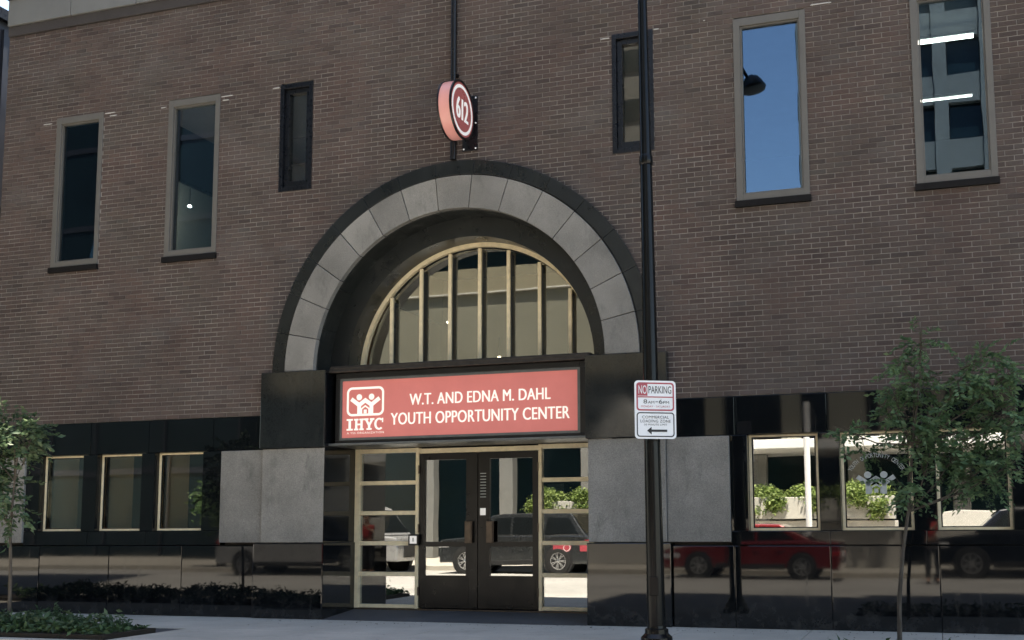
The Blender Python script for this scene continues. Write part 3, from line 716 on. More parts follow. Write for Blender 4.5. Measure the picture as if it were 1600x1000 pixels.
rt = MB(); put_text(rt, 'MONDAY - SATURDAY', tw(f2, -.155, .160, .024, .044), spacing=1.15); rt.build('red_lettering', M['sheet_red'], K)
MB().box(pxz(2.5)-.09, pxz(2.5)+.09, PY-.10, PY-.075, 2.62, 2.65).box(pxz(2.5)-.09, pxz(2.5)+.09, PY-.10, PY-.075, 2.33, 2.36).build('bracket', M['grey_trim'], K)

# ------------------------------------------------------------------ small things at the entrance
t = thing('intercom_box', 'small white faced card reader box on gold mullion left of the doors', 'intercom', (-7.23, .74, 1.02))
MB().box(-7.312, -7.152, .72, .769, 1.005, 1.165).build('housing', M['cabinet'], t, .004)
MB().box(-7.285, -7.175, .714, .7195, 1.03, 1.14).build('face_plate', M['white'], t, .002)
mk = MB(); bx2(mk, -7.238, -7.222, 1.06, 1.115, lambda x, z: (x, .7125, z)); mk.build('mark', M['grey_trim'], t)
t = thing('door_notices', 'strip of small white notices stuck on glass of the right door leaf', 'notice', (-6.2, YD-.03, 1.4))
for i in range(9): MB().box(-6.215+.004*(i % 2), -6.125, YD-.034, YD-.0315, 2.02-.042*i, 2.03-.042*i).build('stripe', M['decal'], t)
MB().box(-6.215, -6.13, YD-.034, YD-.0315, 1.43, 1.53).build('notice', M['white'], t)
t = thing('sidelight_poster', 'pale poster with print behind upper glass of right sidelight', 'poster', (-5.1, YD+.03, 1.52))
MB().box(-5.22, -4.97, YD+.02, YD+.023, 1.52, 1.86).build('sheet', M['decal'], t)
# decal on the middle right window
t = thing('window_decal', 'white logo decal with arched lettering on middle right window', 'decal', (-.72, .1, 1.6))
dm = MB()
youth_logo(dm, lambda x, z: (-.70+(x-.5)*.58, .1045-.0004*z, 1.62+z*.55), False)
txt = 'YOUTH OPPORTUNITY CENTER'
for i, ch in enumerate(txt):
    if ch == ' ': continue
    a = R(150-120*i/(len(txt)-1)); c = (-.69+.36*math.cos(a), 1.77+.34*math.sin(a)); th = a-math.pi/2
    h = .052; w = .030 if ch not in 'I' else .010
    put_text(dm, ch, lambda u, v: (c[0]+math.cos(th)*(u-.5)*w-math.sin(th)*(v-.5)*h, .104, c[1]+math.sin(th)*(u-.5)*w+math.cos(th)*(v-.5)*h))
dm.build('print', M['decal'], t)

# lamps seen through the glass
for (xa, xb, z), w in (((-.02, .755, 8.09), .030), ((.0, .70, 7.22), .014)):
    t = thing('tube_light', 'upper thick lit tube light behind the far right tall window' if w > .02 else 'lower thin lit tube light behind the far right tall window', 'ceiling light', ((xa+xb)/2, 2, z), 'tube lights behind the far right window')
    MB().tube([(xa, 2, z), (xb, 2, z)], w, 10).build('tube', M['lamp_on'], t)
    MB().box(xa-.02, xb+.02, 1.97, 2.03, z+w+.002, z+w+.04).build('housing', M['grey_trim'], t)
for nm, x, y, z, lab in (('spot_lamp', -11.48, 1.0, 6.52, 'small lit spotlight behind second window from left corner'), ('hanging_bulb', -6.253, 1.6, 3.83, 'small warm lit bulb low behind the fanlight glass'), ('ceiling_spot', -7.29, 2, 4.50, 'faint lit ceiling spot behind the left panes of the fanlight')):
    t = thing(nm, lab, 'lamp', (x, y, z))
    MB().lathe((x, y, z), (0, 0, 1), [(-.02, .002), (-.016, .02), (.0, .027), (.008, .02)], 14).build('bulb', M['lamp_warm'] if nm == 'hanging_bulb' else M['lamp_on'] if nm == 'ceiling_spot' else M['lamp_spot'], t)
    MB().tube([(x, y, z+.012), (x, y, z+.3)], .008, 6).build('stem', M['black_frame'], t)

# ------------------------------------------------------------------ plants
def leaf_cloud(pts, size, mat_, name, parent=None, up=.3, aspect=.5, dirs=None, **props):
    """folded leaf blades, one island each"""
    n = len(pts); pts = np.asarray(pts, float)
    d = np.random.normal(size=(n, 3)) if dirs is None else np.asarray(dirs)+np.random.normal(size=(n, 3))*.25
    if dirs is None: d[:, 2] = d[:, 2]*.6 - .15
    d /= np.linalg.norm(d, axis=1)[:, None]
    nn = np.random.normal(size=(n, 3)); nn[:, 2] += up*2; w = np.cross(d, nn); w /= np.linalg.norm(w, axis=1)[:, None]
    nrm = np.cross(w, d)
    L = (size*np.random.uniform(.6, 1.35, n))[:, None]; Wd_ = L*aspect*.5
    a = pts; b = pts+d*L; mid = pts+d*L*.45
    v = np.stack([a, mid+w*Wd_+nrm*L*.12, b, mid-w*Wd_+nrm*L*.12], 1).reshape(-1, 3)
    mb = MB(); off = Vector((0, 0, 0)); p = parent
    while p is not None: off += p.location; p = p.parent
    v = v-np.array(off)
    me = bpy.data.meshes.new(name)
    me.vertices.add(4*n); me.vertices.foreach_set('co', v.ravel())
    tri = (np.arange(n)[:, None]*4 + np.array([0, 1, 2, 0, 2, 3])[None]).ravel()
    me.loops.add(6*n); me.loops.foreach_set('vertex_index', tri.astype(np.int32))
    me.polygons.add(2*n); me.polygons.foreach_set('loop_start', np.arange(0, 6*n, 3, dtype=np.int32)); me.polygons.foreach_set('loop_total', np.full(2*n, 3, np.int32))
    me.update(); me.validate(); me.materials.append(mat_)
    o = bpy.data.objects.new(name, me); COL.objects.link(o)
    if parent is not None: o.parent = parent
    for k, q in props.items(): o[k] = q
    return o
def blob_points(blobs, density, clump=.09, per=14):
    out = []
    for x, y, z, r in blobs:
        k = max(3, int(density*r**2))
        for _ in range(k):
            u = np.random.normal(size=3); u /= np.linalg.norm(u); rr = r*np.random.uniform(.35, 1.05)
            c = np.array([x, y, z])+u*rr*np.array([1, .9, .85])
            out.append(c+np.random.normal(size=(per, 3))*clump*np.array([1, 1, .7]))
    return np.concatenate(out)
def sprays(blobs, density, leaf):
    """compound leaves: leaflets in pairs along short drooping stalks"""
    P = []; Dd = []
    for x, y, z, r in blobs:
        for _ in range(max(4, int(density*r**1.8))):
            u = np.random.normal(size=3); u /= np.linalg.norm(u)
            s0 = np.array([x, y, z])+u*r*np.random.uniform(.15, 1.0)*np.array([1, .9, .8])
            d = u*.8+np.random.normal(size=3)*.6; d[2] -= .15; d /= np.linalg.norm(d)
            L = np.random.uniform(.14, .30); w = np.cross(d, [0, 0, 1]); w /= max(1e-6, np.linalg.norm(w)); k = int(L/.028)
            for j in range(k):
                f = j/k; q = s0+d*L*f+np.array([0, 0, -.12*L*f*f*3])
                for sg_ in (-1, 1): P.append(q+w*sg_*.004); Dd.append(w*sg_+d*.55+np.array([0, 0, -.15]))
            P.append(s0+d*L+np.array([0, 0, -.36*L])); Dd.append(d)
    return np.array(P), np.array(Dd)
def young_tree(x, y, label, trunk, blobs, mat_, dens, leaf, sub, rt=.026):
    t = thing('young_tree', label, 'tree', (x, y, 0), 'young street trees by the facade')
    MB().tube(trunk, [rt*(1-.75*i/(len(trunk)-1)) for i in range(len(trunk))], 8).build('trunk', M['bark'], t)
    for bx, by, bz, r in blobs:
        i = min(range(len(trunk)), key=lambda j: abs(trunk[j][2]-(bz-.45)))
        s = Vector(trunk[max(i, 1)]); e = Vector((bx, by, bz)); mid = s.lerp(e, .55)+Vector((0, 0, -.06))
        MB().tube([s, mid, e, e+(e-mid)*.5], [.011, .008, .005, .002], 6).build('branch', M['bark'], t)
        tw_ = MB()
        for _ in range(int(7+14*r)):
            q = e+Vector(np.random.normal(size=3)*r*.55); tw_.tube([mid.lerp(e, random.uniform(.3, 1)), q], [.004, .0015], 4, False)
        tw_.build('twigs', M['bark'], t, kind='stuff')
    P_, D_ = sprays(blobs, dens, leaf); leaf_cloud(P_, leaf, mat_, 'crown', t, aspect=.5, dirs=D_)
    return t
ty = -1.78
young_tree(-.43, ty, 'slender young tree with loose dark green crown before the right windows', [(-.43, ty, 0), (-.415, ty, .5), (-.36, ty, 1.0), (-.29, ty, 1.4), (-.22, ty, 2.1), (-.12, ty, 2.8), (-.08, ty, 3.3)],
           [(-.10, ty, 3.20, .22), (-.30, ty+.1, 2.98, .16), (-.18, ty+.1, 2.80, .28), (.26, ty-.1, 2.72, .26), (.50, ty, 2.98, .28), (.72, ty, 2.78, .18), (-.38, ty, 2.62, .22), (.10, ty+.1, 2.42, .34), (.58, ty+.1, 2.42, .28), (.82, ty-.05, 2.30, .26), (-.30, ty, 2.28, .26), (-.88, ty, 2.26, .16), (-.28, ty-.1, 1.66, .24), (.22, ty, 2.02, .26), (.42, ty, 1.80, .26), (.74, ty, 1.88, .16), (-.05, ty, 1.98, .22)], M['leaf_tree'], 230, .070, 12)
ty = -2.55
young_tree(-11.28, ty, 'thin young tree with pale green leaves in the bed by left corner', [(-11.24, ty, 0), (-11.26, ty, .7), (-11.30, ty, 1.3), (-11.27, ty, 1.9), (-11.2, ty, 2.7)],
           [(-11.30, ty, 2.60, .36), (-11.72, ty, 2.40, .50), (-11.05, ty, 2.40, .24), (-11.50, ty, 1.78, .24), (-11.28, ty, 1.48, .18), (-11.75, ty, 1.9, .45)], M['leaf_light'], 270, .082, 12, .026)
# bed of low ground cover at the lower left, stray plants right
n = 5200
gx = np.random.uniform(-16, -9.36, n); gy = np.random.uniform(-3.12, -2.22, n)
hh = .13+.13*np.sin(gx*2.3+1)*np.cos(gy*3.1)+.09*np.sin(gx*7.1)*np.sin(gy*6.3)+.10
hh *= .62*np.clip((-9.30-gx)/1.3, .22, 1)
gz = .05+np.abs(hh)*np.sqrt(np.random.uniform(0.05, 1.25, n))
leaf_cloud(np.c_[gx, gy, gz], .085, M['leaf_bed'], 'ground_cover', None, .8, .5, kind='stuff')
n = 1100
gx = np.random.uniform(-15, -9.5, n); gy = np.random.uniform(-3.0, -2.25, n); k_ = (np.sin(gx*5.1)+np.sin(gy*11+gx*2.7))
gz = .13+.09*np.random.uniform(0, 1, n)+.04*k_
leaf_cloud(np.c_[gx, gy, np.maximum(gz, .1)], .075, M['leaf_light'], 'ground_cover', None, .8, .5, kind='stuff')
n = 1500
gx = np.random.uniform(-1.1, 3.0, n); gy = np.random.uniform(-3.1, -2.45, n)
leaf_cloud(np.c_[gx, gy, .03+.12*np.random.uniform(0, 1, n)], .07, M['leaf_bed'], 'ground_cover', None, .8, .5, kind='stuff')

def street_tree(x, y, label, h, r):
    t = thing('street_tree', label, 'tree', (x, y, 0), 'trees across the street')
    MB().tube([(x, y, -.15), (x+.03, y, h*.3), (x-.05, y+.05, h*.55), (x+.1, y, h*.85)], [.17, .14, .11, .03], 10).build('trunk', M['bark'], t)
    bl = []
    for k in range(11):
        a = k*2.4; q = r*(.35+.45*random.random()); bl.append((x+q*math.cos(a), y+q*.8*math.sin(a), h*(.58+.36*k/11), r*random.uniform(.34, .48)))
        MB().tube([(x, y, bl[-1][2]*.72), ((x+bl[-1][0])/2, (y+bl[-1][1])/2, bl[-1][2]*.9), bl[-1][:3]], [.05, .035, .01], 6).build('branch', M['bark'], t)
    leaf_cloud(blob_points(bl, 150, .28, 12), .20, M['leaf_tree'], 'crown', t, .4, .55)
street_tree(-22.6, -4.3, 'unseen shade tree added at the near kerb past the left corner', 9.5, 3.0)  # out of view, added to shade the street mirrored at left
street_tree(-27.5, -4.6, 'unseen shade tree added farther along the near kerb', 10.2, 3.3)  # second unseen tree added for the same street shade
street_tree(-22.6, -17.9, 'small bushy tree across the street mirrored in the third left window', 2.7, 1.0)

n = 260                                                              # dry leaves and grit along the foot of the wall and the joints
gx = np.random.uniform(-9.2, 2, n); gy = -.14-np.abs(np.random.normal(size=n))*.35
leaf_cloud(np.c_[gx, gy, np.full(n, .006)], .022, M['soil'], 'leaf_litter', None, 2.5, .6, dirs=np.c_[np.random.normal(size=(n, 2)), np.zeros(n)], kind='stuff')

# ------------------------------------------------------------------ the other side of the street (seen mirrored in glass and granite)
def wheel(t, x, y, z, r, side, wide=.21, spokes=7, rim='alloy'):
    w = MB().lathe((x, y, z), (0, side, 0), [(-wide/2, r*.66), (-wide/2, r*.94), (-wide*.3, r), (wide*.3, r), (wide/2, r*.94), (wide/2, r*.66)], 28).build('wheel', M['rubber'], t)
    rm = MB().lathe((x, y, z), (0, side, 0), [(wide*.46, r*.70), (wide*.46, r*.60), (wide*.2, r*.56), (-.02, r*.5)], 28)
    for k in range(spokes):
        for dd in (-.13, .13):
            a = 2*math.pi*k/spokes+dd; c, s_ = math.cos(a), math.sin(a)
            rm.obox((x+c*r*.36, y+side*wide*.36, z+s_*r*.36), (c*r*.27, 0, s_*r*.27), (-s_*r*.032, 0, c*r*.032), (0, side*.012, 0))
    rm.lathe((x, y, z), (0, side, 0), [(wide*.30, .001), (wide*.46, r*.07), (wide*.42, r*.13), (wide*.2, r*.14)], 16)
    rm.build('rim', M[rim], w)
    MB().lathe((x, y, z), (0, side, 0), [(-.03, .001), (-.03, r*.62)], 20).build('brake_disc', M['trim_black'], w)
def car(name, label, cat, x0, length, y_near, width, face, kind, paint):
    """body along x; face=-1: nose towards -x. near side at y_near faces the building"""
    yc = y_near-width/2; zg = -.15
    t = thing(name, label, cat, (x0+length/2, yc, zg))
    L = length
    if kind == 'suv':
        low = [(0.02, .32), (.0, .62), (.05, .98), (.16*L, 1.06), (.30*L, 1.10), (.97*L, 1.12), (L-.02, .95), (L, .40), (L-.06, .30)]
        gh = [(.20*L, 1.09), (.345*L, 1.70), (.42*L, 1.755), (.86*L, 1.74), (.965*L, 1.11)]
        win = [[(.265*L, 1.13), (.37*L, 1.61), (.475*L, 1.64), (.475*L, 1.13)], [(.49*L, 1.13), (.49*L, 1.64), (.67*L, 1.63), (.67*L, 1.13)], [(.70*L, 1.15), (.715*L, 1.62), (.85*L, 1.60), (.915*L, 1.17)]]
        wr, fx, rx = .375, .185*L, .79*L
    elif kind == 'sedan':
        low = [(0.03, .26), (.0, .50), (.06, .74), (.14*L, .86), (.29*L, .93), (.82*L, .98), (L-.02, .90), (L, .45), (L-.05, .28)]
        gh = [(.26*L, .92), (.40*L, 1.33), (.47*L, 1.40), (.66*L, 1.39), (.86*L, .97)]
        win = [[(.315*L, .96), (.42*L, 1.29), (.53*L, 1.33), (.53*L, .96)], [(.545*L, .96), (.545*L, 1.33), (.66*L, 1.31), (.76*L, .99)]]
        wr, fx, rx = .33, .185*L, .80*L
    else:
        low = [(0.02, .34), (.0, .7), (.06, 1.05), (.16*L, 1.15), (L-.02, 1.2), (L, .45), (L-.05, .36)]
        gh = [(.10*L, 1.12), (.22*L, 1.95), (.27*L, 2.05), (L-.08, 2.05), (L-.03, 1.18)]
        win = [[(.175*L, 1.22), (.255*L, 1.85), (.36*L, 1.87), (.36*L, 1.22)]]
        wr, fx, rx = .36, .17*L, .80*L
    def X(p): return x0+p if face < 0 else x0+L-p
    hw = width/2
    def ins(z): return hw-max(0, z-low[3][1])*.22
    b = MB()
    n = len(low)
    st = [(-1, .04, .975), (-1, 0, 1), (1, 0, 1), (1, .04, .975)]
    prev = None
    cx_ = sum(p[0] for p in low)/n; cz_ = sum(p[1] for p in low)/n
    secs = []
    for sgn, dy, sc in ((-1, 0.0, .955), (-1, .05, 1.0), (1, .05, 1.0), (1, 0.0, .955)):
        secs.append([(X(cx_+(p[0]-cx_)*(sc*.3+.7)), yc+sgn*(hw-dy), zg+cz_+(p[1]-cz_)*sc) for p in low])
    vs = [q for s_ in secs for q in s_]; fs = [tuple(range(n)), tuple(range(3*n, 4*n))]
    for k in range(3):
        for i in range(n): fs.append((k*n+i, k*n+(i+1) % n, (k+1)*n+(i+1) % n, (k+1)*n+i))
    b.add(vs, fs); body = b.build('body', M[paint], t, .03)
    MB().prism(gh, lambda p: (X(p[0]), yc-ins(p[1])+.03, zg+p[1]), lambda p: (X(p[0]), yc+ins(p[1])-.03, zg+p[1])).build('cabin', M[paint], t, .03)
    for wn in win:
        for sgn in (-1, 1):
            MB().prism(wn, lambda p: (X(p[0]), yc+sgn*(ins(p[1])-.036), zg+p[1]), lambda p: (X(p[0]), yc+sgn*(ins(p[1])-.020), zg+p[1])).build('side_window', M['car_glass'], t)
    a, c = Vector((gh[0][0], gh[0][1])), Vector((gh[1][0], gh[1][1]))
    for u, w_, nm in ((a, c, 'windscreen'), (Vector(gh[-1]), Vector(gh[-2]), 'rear_window')):
        p, q = u.lerp(w_, .10), u.lerp(w_, .92); d = (q-p).normalized(); nx = Vector((-d.y, d.x))*(1 if nm == 'windscreen' else -1)*.014
        MB().add([(X(p.x+nx.x), yc-ins(p.y)+.10, zg+p.y+nx.y), (X(p.x+nx.x), yc+ins(p.y)-.10, zg+p.y+nx.y), (X(q.x+nx.x), yc+ins(q.y)-.12, zg+q.y+nx.y), (X(q.x+nx.x), yc-ins(q.y)+.12, zg+q.y+nx.y)], [(0, 1, 2, 3)]).build(nm, M['car_glass'], t)
    for wx in (fx, rx):
        for sgn in (-1, 1):
            MB().lathe((X(wx), yc+sgn*(hw-.02), zg+wr), (0, sgn, 0), [(-.2, wr*1.16), (.022, wr*1.16), (.024, .01)], 26).build('wheel_arch', M['trim_black'], t)
            wheel(t, X(wx), yc+sgn*(hw-.075), zg+wr, wr, sgn)
    MB().box(X(fx+wr*1.3), X(rx-wr*1.3), yc+hw-.03, yc+hw+.012, zg+.26, zg+.40).box(X(fx+wr*1.3), X(rx-wr*1.3), yc-hw-.012, yc-hw+.03, zg+.26, zg+.40).build('sill_trim', M['trim_black'], t, .01)
    for f_ in ((.52, .66) if kind != 'van' else (.35,)):
        MB().box(X(f_*L), X(f_*L+.17), yc+hw+.004, yc+hw+.03, zg+low[3][1]-.14, zg+low[3][1]-.105).build('door_handle', M[paint], t, .008)
    zl = low[2][1]-.1
    for sgn in (-1, 1):
        MB().box(X(-.012), X(.34), yc+sgn*(hw-.42), yc+sgn*(hw+.006), zg+zl-.13, zg+zl+.01).build('headlight', M['headlamp'], t, .03)
        MB().box(X(L-.22), X(L+.012), yc+sgn*(hw-.30), yc+sgn*(hw+.008), zg+zl-.02, zg+zl+.12).build('tail_light', M['tail_red'], t, .03)
        xm = gh[0][0]+.40
        MB().box(X(xm), X(xm+.20), yc+sgn*(hw+.03), yc+sgn*(hw+.21), zg+low[3][1]+.07, zg+low[3][1]+.23).build('door_mirror', M[paint], t, .03)
    MB().box(X(-.02), X(.03), yc-hw*.55, yc+hw*.55, zg+.45, zg+zl-.14).build('grille', M['trim_black'], t, .01)
    MB().box(X(L-.02), X(L+.02), yc-.26, yc+.26, zg+.62, zg+.74).build('number_plate', M['white'], t, .004)
    return t
YN = -14.75
suv = car('parked_suv', 'charcoal sport utility car with red door badges mirrored in right sidelight glass', 'car', -14.15, 4.75, YN, 1.88, -1, 'suv', 'suv_paint')
for x in (-10.55, -9.75):
    q = MB(); q.box(x, x+.34, YN, YN+.006, .50, .72).build('red_sticker', M['sheet_red'], suv)
    MB().lathe((x+.42, YN, .61), (0, 1, 0), [(0, .12), (.007, .12), (.007, .001)], 20).build('round_sticker', M['sheet_red'], suv)
    MB().lathe((x+.42, YN+.002, .61), (0, 1, 0), [(.006, .085), (.0065, .10)], 20).build('sticker_ring', M['white'], suv)
car('parked_sedan', 'red sedan mirrored in dark granite under the right windows', 'car', -6.85, 4.45, YN, 1.78, -1, 'sedan', 'red_paint')
car('parked_hatchback', 'black tall hatchback mirrored in granite at the far right', 'car', -.10, 4.5, YN-.1, 1.85, -1, 'suv', 'dark_paint')
car('parked_van', 'silver van mirrored in left sidelight glass', 'van', -20.6, 5.1, YN, 1.95, 1, 'van', 'van_paint')

# the person taking the picture, standing between the parked cars
def skin_mesh(name, chain, mat_, parent, sub=2, root=0):
    """chain: list of (point, radius, index of the previous point or None)"""
    off = parent.location
    me = bpy.data.meshes.new(name); me.from_pydata([tuple(Vector(p)-off) for p, r, q in chain], [(q, i) for i, (p, r, q) in enumerate(chain) if q is not None], [])
    o = bpy.data.objects.new(name, me); COL.objects.link(o); o.parent = parent; me.materials.append(mat_)
    md = o.modifiers.new('skin', 'SKIN'); md.use_smooth_shade = True
    if not me.skin_vertices: me.skin_vertices.new() if hasattr(me.skin_vertices, 'new') else None
    for i, (p, r, q) in enumerate(chain):
        v = me.skin_vertices[0].data[i]; v.radius = (r, r) if not isinstance(r, tuple) else r; v.use_root = (i == root)
    o.modifiers.new('sub', 'SUBSURF').levels = sub; o.modifiers['sub'].render_levels = sub
    return o
def person():
    x, y, g = -.20, -14.22, -.15
    t = thing('person', 'person in red shirt and dark trousers raising a phone, mirrored beside the right windows', 'person', (x, y, g))
    def q(dx, dy, z): return (x+dx, y+dy, g+z)
    body = [(q(0, 0, .95), .13, None), (q(0, 0, 1.15), .125, 0), (q(0, -.01, 1.36), .13, 1), (q(0, 0, 1.47), .055, 2), (q(0, .02, 1.55), .06, 3), (q(0, .03, 1.64), .092, 4), (q(0, .02, 1.72), .07, 5),
            (q(-.19, 0, 1.40), .058, 2), (q(-.22, .14, 1.24), .042, 7), (q(-.09, .26, 1.41), .030, 8), (q(-.075, .285, 1.455), .026, 9),
            (q(.19, 0, 1.40), .058, 2), (q(.22, .14, 1.24), .042, 11), (q(.09, .26, 1.41), .030, 12), (q(.075, .285, 1.455), .026, 13),
            (q(-.10, 0, .86), .09, 0), (q(-.11, .02, .50), .062, 15), (q(-.12, 0, .10), .042, 16), (q(-.13, .14, .04), .036, 17),
            (q(.10, 0, .86), .09, 0), (q(.11, .02, .50), .062, 19), (q(.12, 0, .10), .042, 20), (q(.13, .14, .04), .036, 21)]
    skin_mesh('body', body, M['skin'], t)
    skin_mesh('shirt', [(q(0, 0, .96), .148, None), (q(0, 0, 1.15), .145, 0), (q(0, -.01, 1.36), .15, 1), (q(-.19, 0, 1.40), .075, 2), (q(-.215, .09, 1.29), .06, 3), (q(.19, 0, 1.40), .075, 2), (q(.215, .09, 1.29), .06, 5)], M['shirt'], t)
    skin_mesh('trousers', [(q(0, 0, .93), .14, None), (q(-.10, 0, .84), .105, 0), (q(-.11, .02, .50), .078, 1), (q(-.12, 0, .12), .058, 2), (q(.10, 0, .84), .105, 0), (q(.11, .02, .50), .078, 4), (q(.12, 0, .12), .058, 5)], M['trousers'], t)
    for s_ in (-1, 1):
        skin_mesh('shoe', [(q(.12*s_, -.04, .045), .048, None), (q(.125*s_, .08, .045), .048, 0), (q(.13*s_, .18, .035), .036, 1)], M['trim_black'], t)
        for k in range(4): skin_mesh('finger', [(q(.075*s_, .285, 1.44+.016*k), .010, None), (q(.055*s_, .312, 1.445+.016*k), .009, 0), (q(.030*s_, .308, 1.447+.016*k), .007, 1)], M['skin'], t, 1)
        skin_mesh('thumb', [(q(.075*s_, .275, 1.435), .012, None), (q(.05*s_, .262, 1.45), .010, 0), (q(.028*s_, .262, 1.462), .008, 1)], M['skin'], t, 1)
    skin_mesh('hair', [(q(0, -.015, 1.62), .09, None), (q(0, -.01, 1.70), .095, 0), (q(0, .03, 1.745), .075, 1)], M['hair'], t)
    f = MB()
    f.lathe(q(0, .115, 1.625), (0, 1, -.3), [(0, .018), (.022, .012), (.03, .001)], 8); f.build('nose', M['skin'], t)
    for s_ in (-1, 1):
        MB().lathe(q(.034*s_, .108, 1.66), (0, 1, 0), [(0, .013), (.008, .009), (.011, .001)], 8).build('eye', M['trim_black'], t)
        MB().lathe(q(.088*s_, .03, 1.64), (s_, 0, 0), [(0, .03), (.012, .028), (.016, .005)], 8).build('ear', M['skin'], t)
    MB().box(x-.022, x+.022, y+.108, y+.118, g+1.582, g+1.592).build('mouth', M['sheet_red'], t)
    ph_ = thing('phone', 'dark phone held up in both hands by the person in the red shirt', 'phone', q(0, .29, 1.46))
    MB().box(x-.075, x+.075, y+.285, y+.294, g+1.425, g+1.50).build('case', M['trim_black'], ph_, .003)
    MB().lathe(q(-.05, .294, 1.48), (0, 1, 0), [(0, .008), (.002, .008), (.002, .001)], 10).build('lens', M['car_glass'], ph_)
person()

# retaining wall, planters, canopy building, towers opposite
t = thing('retaining_wall', 'pale concrete retaining wall below planters across the street', 'wall', (-8, -20.4, 0))
MB().box(-13.3, -1.15, -21.2, -20.3, 0, 1.33).build('wall_body', M['concrete'], t, .02)
for i, where in ((0, 'right sidelight of the entrance'), (3, 'first right ground floor window'), (4, 'middle right ground floor window')):
    x0 = -13.25+i*2.42; x1 = x0+2.36
    p = thing('concrete_planter', 'concrete planter box overflowing with leaves mirrored in '+where, 'planter', ((x0+x1)/2, -20.4, 1.35), 'planters along the wall across the street')
    holed = MB().box(x0, x1, -20.22, -20.10, 1.38, 2.05).box(x0, x1, -21.2, -21.08, 1.38, 2.05).box(x0, x0+.12, -21.08, -20.22, 1.38, 2.05).box(x1-.12, x1, -21.08, -20.22, 1.38, 2.05).box(x0+.12, x1-.12, -21.08, -20.22, 1.38, 1.9)
    holed.build('box', M['concrete'], p, .015)
    s = thing('planter_shrub', 'bright trailing shrub in the planter mirrored in '+where, 'shrub', ((x0+x1)/2, -20.5, 1.9), 'shrubs in the planters across the street')
    bl = [(random.uniform(x0+.2, x1-.2), random.uniform(-20.7, -20.2), random.uniform(2.05, 2.20), random.uniform(.24, .34)) for _ in range(9)]
    bl += [(random.choice((x0+.5, x1-.5, (x0+x1)/2))+random.uniform(-.15, .15), -20.05, 1.95-.2*k, .27-.03*k) for k in range(3)]
    bl += [(x0+.15, -20.1, 1.98-.18*k, .22) for k in range(2)]
    leaf_cloud(blob_points(bl, 640, .10, 11), .12, M['leaf_planter'], 'foliage', s, .6, .5)
    st = MB()
    for b4 in bl[:6]: st.tube([(b4[0], -20.6, 1.88), b4[:3]], [.012, .005], 5)
    st.build('stem', M['bark'], s)
t = thing('garden_wall', 'low bright concrete garden wall mirrored in the far right ground floor window', 'wall', (3, -20.3, 0))
MB().prism([(-.3, 0), (-.3, 1.5), (.6, 1.62), (2.0, 1.55), (6.5, 1.5), (6.5, 0)], lambda p: (p[0], -20.7, p[1]), lambda p: (p[0], -20.2, p[1])).build('wall_body', M['concrete'], t, .02)
t = thing('white_post', 'tall white steel post mirrored in the first right ground floor window', 'post', (-3.22, -16.6, 0))
MB().tube([(-3.42, -17.4, 0), (-3.42, -17.4, 4.6)], .085, 14).build('shaft', M['canopy_white'], t)
MB().lathe((-3.42, -17.4, 0), (0, 0, 1), [(0, .16), (.04, .16), (.05, .09)], 14).build('base', M['canopy_white'], t)

t = thing('plaza_building', 'beige precast building with white canopy and dark glass front across the street', 'building', (-8, -24, 0))
MB().box(-27.4, 4.5, -26.5, -26.2, 0, 6.62).build('glass_front', M['far_glass'], t)
for i in range(8):
    MB().box(-19.3+i*3.3, -18.75+i*3.3, -24.6, -24.1, 0, 6.6 if i < 4 else 3.62).build('column', M['tower_concrete'], t, .02)
MB().box(-6.2, 4.5, -26.2, -21.6, 3.64, 3.94).build('canopy', M['canopy_white'], t, .02)
for xa, xb in ((-7.3, -6.75), (-4.73, -4.15), (-3.2, -2.05), (-1.65, .3), (1.0, 2.4)):
    MB().box(xa, xb, -22.6, -22.0, 3.942, 6.6).build('upper_panel', M['spandrel'], t, .01)
MB().prism([(-11.3, 4.0), (-10.1, 5.55), (-8.9, 4.0)], lambda p: (p[0], -25.5, p[1]), lambda p: (p[0], -22.2, p[1])).build('sunlit_patch_wedge', M['concrete'], t, .01)  # wedge added in the shape of a sunlit patch mirrored in the impost
MB().box(-11.3, -8.9, -25.4, -22.25, 3.7, 3.998).build('patch_wedge_beam', M['beige_stone'], t, .01)  # beam added under the sunlit patch wedge
MB().box(-7.4, 4.5, -26.2, -22.0, 6.601, 6.9).build('fascia', M['far_dark'], t)
MB().box(-25, -7.2, -34, -24.0, 6.63, 7.6).build('storey_wall', M['beige_stone'], t)
MB().box(-25, -7.2, -34, -24.05, 7.6, 10.3).build('spandrel', M['spandrel'], t)
MB().box(-25, -7.2, -34, -23.9, 10.32, 10.38).build('string_course', M['concrete'], t, .01)
MB().box(-25, -7.2, -34, -24.0, 10.4, 11.35).build('upper_wall', M['beige_stone'], t)
MB().box(-25, -7.2, -34, -24.2, 11.35, 12.4).build('attic_glazing', M['far_glass'], t)
MB().box(-25.2, -7.0, -34, -23.8, 12.4, 12.6).build('roof_edge', M['far_dark'], t)


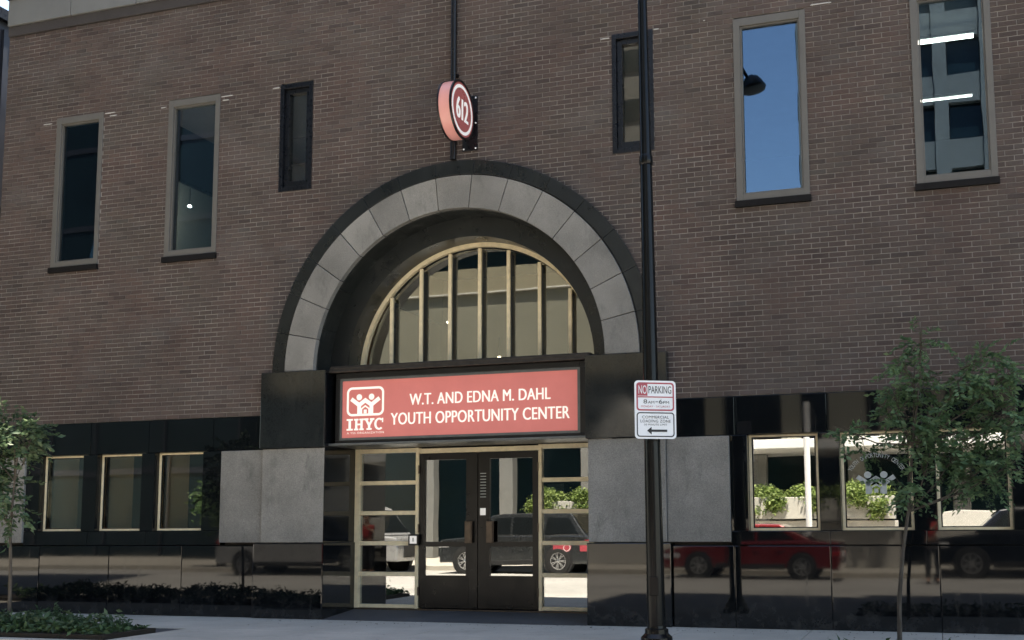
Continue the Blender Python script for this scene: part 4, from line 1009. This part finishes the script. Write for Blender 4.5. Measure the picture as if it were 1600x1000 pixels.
t = thing('office_tower', 'tall pale concrete tower with dark window bays mirrored in the far right upper window', 'building', (8, -50, 0))
MB().box(-6.2, 26, -62, -44.4, 0, 52).build('core', M['tower_concrete'], t)
for fl_i in range(14):
    z = 3.4+fl_i*3.45
    MB().box(-6.25, 26.1, -44.4, -43.9, z-1.5, z).build('spandrel', M['tower_concrete'], t)
    for k in range(14):
        x0 = -5.9+k*2.3
        if -6.3 < x0 < 9 and 15 < z < 46: MB().box(x0+.45, x0+2.0, -44.39, -44.3, z+.002, z+1.94).build('window', M['far_glass'], t)
for k in range(15): MB().box(-6.2+k*2.3, -5.5+k*2.3, -44.4, -43.75, 0, 52).build('pier', M['tower_concrete'], t)
t = thing('glass_tower', 'dark blue glass tower mirrored in the left upper windows', 'building', (-45, -36, 0))
MB().box(-75, -27.5, -60, -25, 0, 85).build('curtain_wall', M['far_glass'], t)
for k in range(23): MB().box(-75.05, -27.45, -60.05, -24.95, 3.5+k*3.6, 3.75+k*3.6).build('floor_band', M['far_dark'], t)
for k in range(16): MB().box(-75+k*3.16, -74.88+k*3.16, -25, -24.9, 0, 85).build('mullion', M['far_dark'], t)
t = thing('far_office', 'grey office block far across the street mirrored in the small right window', 'building', (-18, -60, 0))
MB().box(-34, -16.5, -80, -62, 0, 44).build('wall', M['tower_concrete'], t)
for k in range(10): MB().box(-33.5, -17, -62.0, -61.9, 4+k*3.8, 5.7+k*3.8).build('window_band', M['far_glass'], t)

# neighbouring dark building past the left corner
t = thing('neighbour_building', 'dark clad neighbouring building at the left edge beyond the brick corner', 'building', (-20, 8, 0))
MB().box(-32, -16.0, -1.2, 22, 0, 10.55).build('side_wall', M['far_dark'], t)
for k in range(9): MB().box(-16.0, -15.96, -1.1+k*2.5, -1.0+k*2.5, .1, 10.4).build('pilaster', M['far_dark'], t)
MB().box(-40, -17.0, -1.0, .9, 10.76, 42).build('shade_slab', M['far_dark'], t)  # unseen slab added only to cast shade on the far left street
for z in (3.4, 6.9): MB().box(-16.0, -15.97, -1.2, 22, z, z+.2).build('floor_band', M['black_frame'], t)
MB().box(-32.1, -15.9, -1.3, 22.1, 10.55, 10.75).build('roof_edge', M['black_frame'], t)

t = thing('corner_tower', 'tall stone clad neighbouring tower adjoining the right end of brick building', 'building', (12, 10, 0))
MB().box(2.42, 26, .02, 22, 0, 31).build('wall', M['tower_concrete'], t)
for k in range(8):
    for j in range(4): MB().box(3.4+j*3, 5.2+j*3, -.01, .019, 2.0+k*3.5, 4.2+k*3.5).build('window', M['far_glass'], t)
